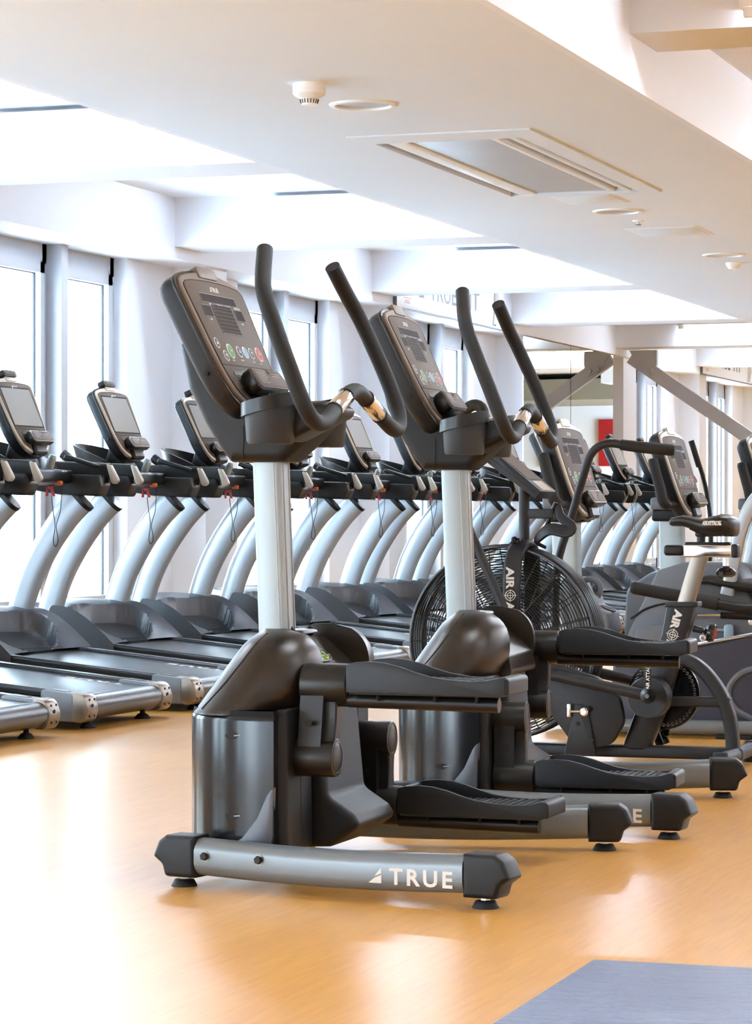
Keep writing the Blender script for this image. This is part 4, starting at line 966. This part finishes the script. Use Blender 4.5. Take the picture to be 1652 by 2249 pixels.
    kn = obj('slider_knob', MB().lathe([(0, 0), (.012, 0), (.012, .03), (.0, .03)], q(-2.139, 0, .75), (0, 0, 1), 12), 'chrome', sl)
    obj('knob_head', MB().lathe([(0, 0), (.022, 0), (.037, .008), (.038, .02), (.028, .032), (.016, .036), (.014, .042), (0, .042)], q(-2.139, 0, .708), (0, 0, 1), 20), 'gloss_black', kn)
    kd = V((.97, 0, -.22)).normalized(); k0 = V(q(-2.262, 0, .516))
    kn = obj('tube_knob', MB().lathe([(0, 0), (.013, 0), (.013, .035), (.007, .036), (.007, .05), (0, .05)], k0, kd, 14), 'bike_black', t)
    obj('knob_head', MB().lathe([(0, 0), (.016, 0), (.022, .008), (.034, .014), (.036, .026), (.03, .036), (.022, .038), (0, .038)], k0 + kd * .046, kd, 20), 'gloss_black', kn)
    obj('knob_badge', MB().lathe([(0, 0), (.021, 0), (.019, .002), (0, .002)], k0 + kd * .084, kd, 20), 'key_red', kn)
    # saddle
    st = [(-2.352, .012, .918, .010), (-2.342, .030, .928, .020), (-2.30, .042, .936, .026), (-2.26, .050, .930, .030), (-2.225, .066, .922, .036), (-2.19, .088, .930, .046), (-2.15, .104, .940, .052), (-2.118, .098, .936, .050), (-2.100, .07, .925, .042), (-2.094, .03, .918, .03)]
    rings = []
    for x, wd, z, dp in st:
        rings.append([V(q(x, wd * math.copysign(abs(math.cos(a)) ** .8, math.cos(a)), (z - dp * .55) + (dp * .62 * max(0, math.sin(a)) ** .7 if math.sin(a) > 0 else dp * 1.0 * math.sin(a)))) for a in (2 * math.pi * i / 20 for i in range(20))])
    sd_ = obj('saddle', MB().loft(rings), 'seat_vinyl', t, angle=70)
    m = MB()
    m.text('AIR ATTACK', .015, q(-2.205, -.094, .902), V((.97, -.22, 0)).normalized(), V((0, -.1, 1)).normalized(), depth=.016, off=.03, width=.072); obj('lettering', m, 'ink_white', sd_, sm=False)
    obj('saddle_rail', MB().tube(smooth([q(-2.27, .025, .89), q(-2.22, .03, .87), q(-2.16, .04, .875), q(-2.12, .05, .90)], 3), .005, 8).tube(smooth([q(-2.27, -.025, .89), q(-2.22, -.03, .87), q(-2.16, -.04, .875), q(-2.12, -.05, .90)], 3), .005, 8), 'gloss_black', sd_, kind='stuff')
    for y in (-.045, .045): obj('saddle_spring', MB().tube([V(q(-2.125 + .016 * math.cos(i * .8), y + .016 * math.sin(i * .8), .862 + i * .0009)) for i in range(48)], .0035, 5), 'gloss_black', sd_)
    # frame
    obj('rear_arc', MB().tube(smooth([q(-2.33, 0, .40), q(-2.28, 0, .395), q(-2.22, 0, .355), q(-2.165, 0, .285), q(-2.13, 0, .205), q(-2.115, 0, .12), q(-2.112, 0, .055)], 4), .030, sec=rrect(1.6, 1.9, .3, 3), up=(0, 1, 0)), 'bike_black', t, angle=45)
    obj('cross_tube', MB().box(q(-2.40, -.028, .225), q(-2.12, .028, .262), .006), 'bike_black', t)
    # drive: chain guard plates, chainring, cranks
    gd = obj('chain_cover', xzp([(-2.86, .36, .05), (-2.78, .385, .05), (-2.60, .335, .06), (-2.515, .262, .07), (-2.495, .17, .07), (-2.545, .085, .06), (-2.61, .07, .05), (-2.70, .09, .04), (-2.80, .22, .05)], -.125, -.085, .006, .03), 'bike_black', t)
    obj('tension_plate', xzp([(-2.725, .04), (-2.60, .04), (-2.635, .225), (-2.68, .235)], -.138, -.124, .002, .006), 'bike_black', gd)
    obj('axle_nut', MB().lathe([(0, 0), (.016, 0), (.016, .006), (.010, .008), (.010, .016), (0, .016)], q(-2.645, -.138, .205), (0, -1, 0), 14).box(q(-2.71, -.15, .185), q(-2.695, -.138, .235), .003).tube([q(-2.70, -.145, .206), q(-2.65, -.145, .206)], .005, 8), 'chrome', gd, kind='stuff')
    bl = MB()
    for x, z in ((-2.63, .22), (-2.672, .16), (-2.615, .10)): bl.lathe([(0, 0), (.009, 0), (.007, .005), (0, .006)], q(x, -.138, z), (0, -1, 0), 10)
    obj('bolt', bl, 'rubber', gd, kind='stuff')
    ring = obj('chainring', MB().lathe([(.0, -.008), (.135, -.008), (.137, 0), (.135, .008), (.0, .008)], q(-2.385, .055, .268), (0, 1, 0), 40), 'gloss_black', t)
    ch = MB()
    for i in range(44):
        a = 2 * math.pi * i / 44; p = q(-2.385 + .118 * math.cos(a), .044, .268 + .118 * math.sin(a)); ch.torus(p, (0, 1, 0), .0052, .0016, 8, 4)
    obj('chain_links', ch, 'chrome', ring, kind='stuff')
    obj('crank_boss', MB().lathe([(0, -.14), (.074, -.14), (.078, -.13), (.078, -.06), (0, -.06)], q(-2.405, 0, .262), (0, 1, 0), 28), 'bike_black', t)
    cr = obj('crank', xzp([(-2.395, .268), (-2.366, .268), (-2.372, .41, .01), (-2.394, .41, .01)], -.245, -.228, .003, .012), 'gloss_black', t)
    cr2 = MB(); cr2.lathe([(0, 0), (.028, 0), (.028, .014), (.012, .016), (.012, .022), (0, .022)], q(-2.379, -.232, .277), (0, -1, 0), 20); obj('crank_end', cr2, 'gloss_black', cr)
    obj('crank_bolt', MB().lathe([(0, 0), (.010, 0), (.009, .004), (0, .004)], q(-2.379, -.254, .277), (0, -1, 0), 12), 'chrome', cr)
    m = MB(); ex = V((.02, 0, 1)).normalized(); m.text('AIR ATTACK', .013, q(-2.373, -.2458, .300), ex, V((-1, 0, 0)), off=.03, width=.10); obj('lettering', m, 'ink_white', cr, sm=False)
    cf = obj('crank', xzp([(-2.40, .275), (-2.372, .275), (-2.385, .10, .01), (-2.408, .10, .01)], .13, .148, .003, .012), 'gloss_black', t)
    m = MB(); px_, pz = -2.445, .112
    for y in (.165, .255): m.box(q(px_ - .055, y - .008, pz - .016), q(px_ + .055, y + .008, pz + .016), .004)
    for x in (-.042, 0, .042): m.box(q(px_ + x - .006, .165, pz - .010), q(px_ + x + .006, .255, pz + .010), .003)
    pm_ = MB(); R_ = Matrix.Rotation(math.radians(68), 4, 'Y'); cc = V(q(px_, .21, pz)); m.v = [cc + R_ @ (v - cc) for v in m.v]
    obj('pedal', m, 'gloss_black', cf)
    m = MB(); 
    for y in (-.165, -.255): m.box(q(px_ + .02 - .045, y - .006, .40 - .014), q(px_ + .02 + .045, y + .006, .40 + .014), .004)
    for x in (-.042, 0, .042): m.box(q(px_ + .02 + x - .006, -.255, .39), q(px_ + .02 + x + .006, -.165, .41), .003)
    m.v = [v + V((0, -.10, 0)) for v in m.v]
    obj('pedal', m, 'gloss_black', cr)
    return t
air_bike()

# ------------------------------------------------------------------ recumbent bikes
RX = -2.9
def recumbent():
    t = empty('recumbent_bike', (RX, 12.0, 0))
    q = lambda x, y, z: (x - RX, y, z)
    def xzp(pts, y0, y1, r=.006, rr=.02, mb=None): return xz_prism(mb or MB(), fillet([(p[0] - RX,) + tuple(p[1:]) for p in pts], rr, 5), y1, y0, r, r, 3)
    # base tubes
    for y in (-.33, .33): 
        b = obj('base_tube', MB().tube([q(-3.05, y, .045), q(-1.55, y, .045)], .032, 14), 'silver_paint', t)
        obj('base_foot', MB().box(q(-2.45, y - .03, 0), q(-2.30, y + .03, .018), .004).box(q(-3.04, y - .03, 0), q(-2.94, y + .03, .018), .004).box(q(-1.66, y - .03, 0), q(-1.58, y + .03, .018), .004), 'rubber', b, kind='stuff')
    obj('base_crossbar', MB().box(q(-3.0, -.33, .03), q(-2.93, .33, .06), .008), 'upright_grey', t); obj('base_crossbar', MB().box(q(-1.70, -.33, .03), q(-1.62, .33, .06), .008), 'upright_grey', t)
    obj('footplate', MB().box(q(-3.12, -.28, .05), q(-2.94, .1, .066), .006), 'rubber', t)
    # drive housing
    cv = obj('drive_cover', xzp([(-2.945, .030, .01), (-2.92, .36, .02), (-2.83, .34, .02), (-2.62, .372, .02), (-2.2, .46, .03), (-1.75, .50, .06), (-1.68, .40, .05), (-1.70, .03, .01)], -.235, .235, .02), 'recumbent_dark', t)
    gv = obj('curved_recess', MB().tube(smooth([q(-2.25, -.234, .30), q(-2.36, -.234, .275), q(-2.42, -.234, .20), q(-2.39, -.234, .12), q(-2.28, -.234, .065)], 5), .014, 8), 'recumbent_grey', cv)
    obj('upper_plate', xzp([(-2.84, .33, .01), (-2.835, .45, .02), (-2.76, .46, .03), (-2.2, .56, .03), (-1.8, .58, .03), (-1.8, .50, .02), (-2.2, .45, .02), (-2.62, .366, .01)], -.19, .19, .01), 'recumbent_grey', t)
    obj('cover_edge', xzp([(-2.66, .362), (-2.2, .452), (-1.9, .482), (-1.9, .495), (-2.2, .466), (-2.66, .378)], -.238, -.185, .002, .004), 'chrome', cv)
    dc = [(-2.895, .28), (-2.885, .43, .08), (-2.80, .60, .10), (-2.755, .70, .03), (-2.64, .735, .05), (-2.42, .735, .05), (-2.34, .56, .1), (-2.33, .36, .05)]
    ds = obj('disc_shroud', xzp(dc, -.12, .15, .012), 'recumbent_grey', t)
    obj('shroud_seam', MB().tube(smooth([q(-2.87, -.121, .49), q(-2.80, -.1225, .535), q(-2.70, -.1225, .56), q(-2.58, -.1225, .565)], 4), .005, 6), 'rubber', ds)
    obj('crank_disc', MB().lathe([(0, 0), (.085, 0), (.08, .008), (0, .01)], q(-2.62, -.121, .41), (0, -1, 0), 32), 'rubber', ds)
    obj('crank', xzp([(-2.64, .40), (-2.60, .40), (-2.70, .30, .01), (-2.735, .315, .01)], -.16, -.135, .003, .015), 'brushed_steel', t)
    # post, console, grips
    sec = rrect(.115, .09, .016, 4)
    po = obj('post', MB().loft([[V(q(x + a, b, z)) for a, b in sec] for x, z in ((-3.175, .10), (-3.185, .62), (-3.19, .95))]), 'post_silver', t)
    obj('post_base', MB().box(q(-3.27, -.09, .03), q(-2.98, .09, .14), .02), 'recumbent_grey', t)
    obj('neck_lower', MB().box(q(-3.275, -.075, .905), q(-3.09, .075, .965), .014), 'black_plastic', t)
    obj('neck_upper', MB().box(q(-3.28, -.08, .96), q(-3.085, .08, 1.02), .014), 'recumbent_grey', t)
    console(t, q(-3.078, 0, .918), 17, 'led', k=1.1, hs=1.04, bez='bezel_lit', pod_tilt=14)
    for s_ in (-1, 1):
        g = smooth([q(-3.10, s_ * .10, 1.0), q(-3.13, s_ * .20, .985), q(-3.155, s_ * .268, .985), q(-3.17, s_ * .29, 1.01), q(-3.18, s_ * .292, 1.06), q(-3.20, s_ * .288, 1.13), q(-3.215, s_ * .285, 1.19)], 4)
        gr = obj('side_grip', MB().tube(g, [.018] * 8 + [.026] * (len(g) - 8), 12), 'foam_grip', t)
        obj('grip_end', MB().lathe([(0, -.002), (.0255, -.002), (.022, .012), (.01, .016), (0, .016)], g[-1], (-.2, 0, 1), 14), 'rubber', gr)
    # tray with bottle holder
    tr = obj('tray', xzp([(-3.20, .50), (-3.19, .655, .02), (-3.12, .668, .02), (-3.085, .585, .01), (-3.05, .585, .01), (-3.04, .545, .01), (-2.975, .515, .02), (-2.965, .42, .03), (-3.06, .40, .03), (-3.16, .44)], -.105, .105, .014), 'recumbent_grey', t)
    obj('bottle_opening', MB().prism(ell(.034, .05, 24), q(-3.0, 0, .5285), V((.9, 0, -.42)).normalized(), (0, 1, 0), V((.42, 0, .9)).normalized(), [(0, 0), (.003, 0)]), 'rubber', tr)
    obj('hook', MB().tube(smooth([q(-3.115, .03, .65), q(-3.08, .03, .655), q(-3.05, .03, .635), q(-3.045, .03, .60), q(-3.06, .03, .575)], 4), .013, 10, sec=rrect(2, .9, .3, 3), up=(0, 1, 0)), 'recumbent_grey', tr)
    # seat, back frame, side handles, gas strut
    rings = []
    for x, wd, z, d in ((-2.64, .10, .655, .02), (-2.60, .17, .672, .035), (-2.52, .20, .682, .045), (-2.42, .205, .668, .055), (-2.32, .205, .656, .055), (-2.20, .20, .66, .055), (-2.12, .18, .672, .05), (-2.10, .12, .672, .03)):
        rings.append([V(q(x, wd * math.copysign(abs(math.cos(a)) ** .6, math.cos(a)), z - d * .5 + d * .5 * math.copysign(abs(math.sin(a)) ** .7, math.sin(a)))) for a in (2 * math.pi * i / 20 for i in range(20))])
    obj('seat_cushion', MB().loft(rings), 'seat_vinyl', t, angle=60)
    obj('seat_carriage', MB().box(q(-2.52, -.1, .56), q(-2.12, .1, .62), .012), 'recumbent_dark', t)
    for s_ in (-1, 1):
        h = smooth([q(-2.28, s_ * .22, .56), q(-2.33, s_ * .30, .545), q(-2.45, s_ * .31, .562), q(-2.60, s_ * .31, .592), q(-2.81, s_ * .31, .628)], 4)
        hn = obj('side_handle', MB().tube(h, .021, 12), 'black_plastic', t); obj('handle_grip', MB().tube([h[-9], h[-5], h[-1]], .027, 14), 'foam_grip', hn)
        obj('handle_end', MB().lathe([(0, 0), (.027, 0), (.022, .012), (0, .016)], h[-1], (-.97, 0, .17), 14), 'rubber', hn)
    bk_ = MB()
    for s_ in (-1, 1): bk_.tube(smooth([q(-2.44, s_ * .17, .60), q(-2.41, s_ * .18, .74), q(-2.37, s_ * .19, .90), q(-2.30, s_ * .19, 1.02), q(-2.2, s_ * .17, 1.08)], 4), .034, sec=rrect(1.7, 1.2, .4, 3), up=(0, 1, 0))
    bk_.tube([q(-2.2, -.17, 1.08), q(-2.19, 0, 1.09), q(-2.2, .17, 1.08)], .03, 12)
    bf = obj('back_frame', bk_, 'upright_grey', t)
    m = MB().prism(fillet([(-.17, .0, .06), (.17, .0, .06), (.19, .40, .09), (-.19, .40, .09)], .06, 5), q(-2.30, 0, .68), (0, 1, 0), V((.16, 0, .98)).normalized(), V((.98, 0, -.16)).normalized(), rprof(-.02, .045, .02, .02, 3)); obj('back_pad', m, 'seat_vinyl', t)
    st = obj('gas_strut', MB().tube([q(-2.46, -.2, .512), q(-2.26, -.2, .505)], .014, 12), 'gloss_black', t); obj('strut_rod', MB().tube([q(-2.56, -.2, .515), q(-2.46, -.2, .512)], .006, 8), 'chrome', st)
    zb = obj('lever_bracket', xzp([(-2.445, .405, .01), (-2.405, .405, .01), (-2.405, .475, .015), (-2.445, .475, .015)], -.215, -.196, .002, .01), 'zinc_blue', t); obj('lever_pin', MB().tube([q(-2.53, -.205, .452), q(-2.42, -.205, .450)], .007, 10), 'zinc_blue', zb)
    obj('bolt', MB().lathe([(0, 0), (.014, 0), (.014, .004), (.008, .006), (.008, .009), (0, .009)], q(-2.33, -.192, .485), (0, -1, 0), 16), 'chrome', t); obj('bolt', MB().lathe([(0, 0), (.014, 0), (.014, .004), (.008, .006), (.008, .009), (0, .009)], q(-2.54, -.192, .415), (0, -1, 0), 16), 'chrome', t)
    return t
R0 = recumbent()
for i, (x, y, lb) in enumerate(((-2.9, 12.0, 'recumbent bike with grey disc shroud just beyond the air bike'), (-2.745, 13.4, 'recumbent bike whose console shows above the air bike saddle'), (-2.56, 14.6, 'farthest recumbent bike, its console cut by the frame edge'))):
    o = R0 if i == 0 else copy_tree(R0)
    o.location = (x, y, 0); tag(o, lb, 'recumbent bike', 'recumbent bikes beside the air bike')

# ------------------------------------------------------------------ cross trainer standing beyond the recumbent bikes
def cross_trainer():
    t = empty('cross_trainer', (-4.35, 20.0, 0)); tag(t, 'silver cross trainer with a thin black arm, far beyond the recumbent bikes', 'cross trainer')
    for y in (-.25, .25):
        obj('base_rail', MB().box((-.55, y - .03, .0), (.75, y + .03, .06), .01), 'silver_paint', t)
    obj('base_crossbar', MB().box((-.5, -.25, .02), (-.42, .25, .06), .01), 'silver_paint', t); obj('base_crossbar', MB().box((.62, -.25, .02), (.70, .25, .06), .01), 'silver_paint', t)
    m = MB(); xz_prism(m, fillet([(-.5, .05, .03), (.05, .05, .05), (.02, .40, .12), (-.25, .55, .15), (-.48, .40, .1)], .05, 5), .16, -.16, .03, .03); obj('drive_cover', m, 'recumbent_grey', t)
    sec = rrect(.09, .08, .012, 3); obj('post', MB().loft([[V((x + a, b, z)) for a, b in sec] for x, z in ((-.20, .45), (-.12, 1.18))]), 'post_silver', t)
    console(t, (-.06, 0, 1.12), 22, 'led', k=.75, hs=.72, bez='bezel_lit')
    for s_ in (-1, 1):
        ph = .07 * s_
        a = obj('swing_arm', MB().tube(smooth([(-.05 + ph, s_ * .27, .35), (-.02 + ph, s_ * .27, .8), (-.06 + ph, s_ * .25, 1.15), (-.14 + ph, s_ * .22, 1.42)], 4), .017, 10), 'black_plastic', t)
        obj('hand_grip', MB().tube([(-.10 + ph, s_ * .235, 1.28), (-.14 + ph, s_ * .22, 1.42), (-.155 + ph, s_ * .215, 1.47)], .022, 12), 'foam_grip', a)
        p = obj('pedal_arm', MB().tube([(-.2, s_ * .17, .22 + .05 * s_), (.45, s_ * .17, .20), (.62, s_ * .17, .10)], .022, 10), 'silver_paint', t)
        obj('foot_plate', MB().box((.12, s_ * .17 - .075, .225), (.48, s_ * .17 + .075, .255), .012), 'shell_blue', p)
cross_trainer()
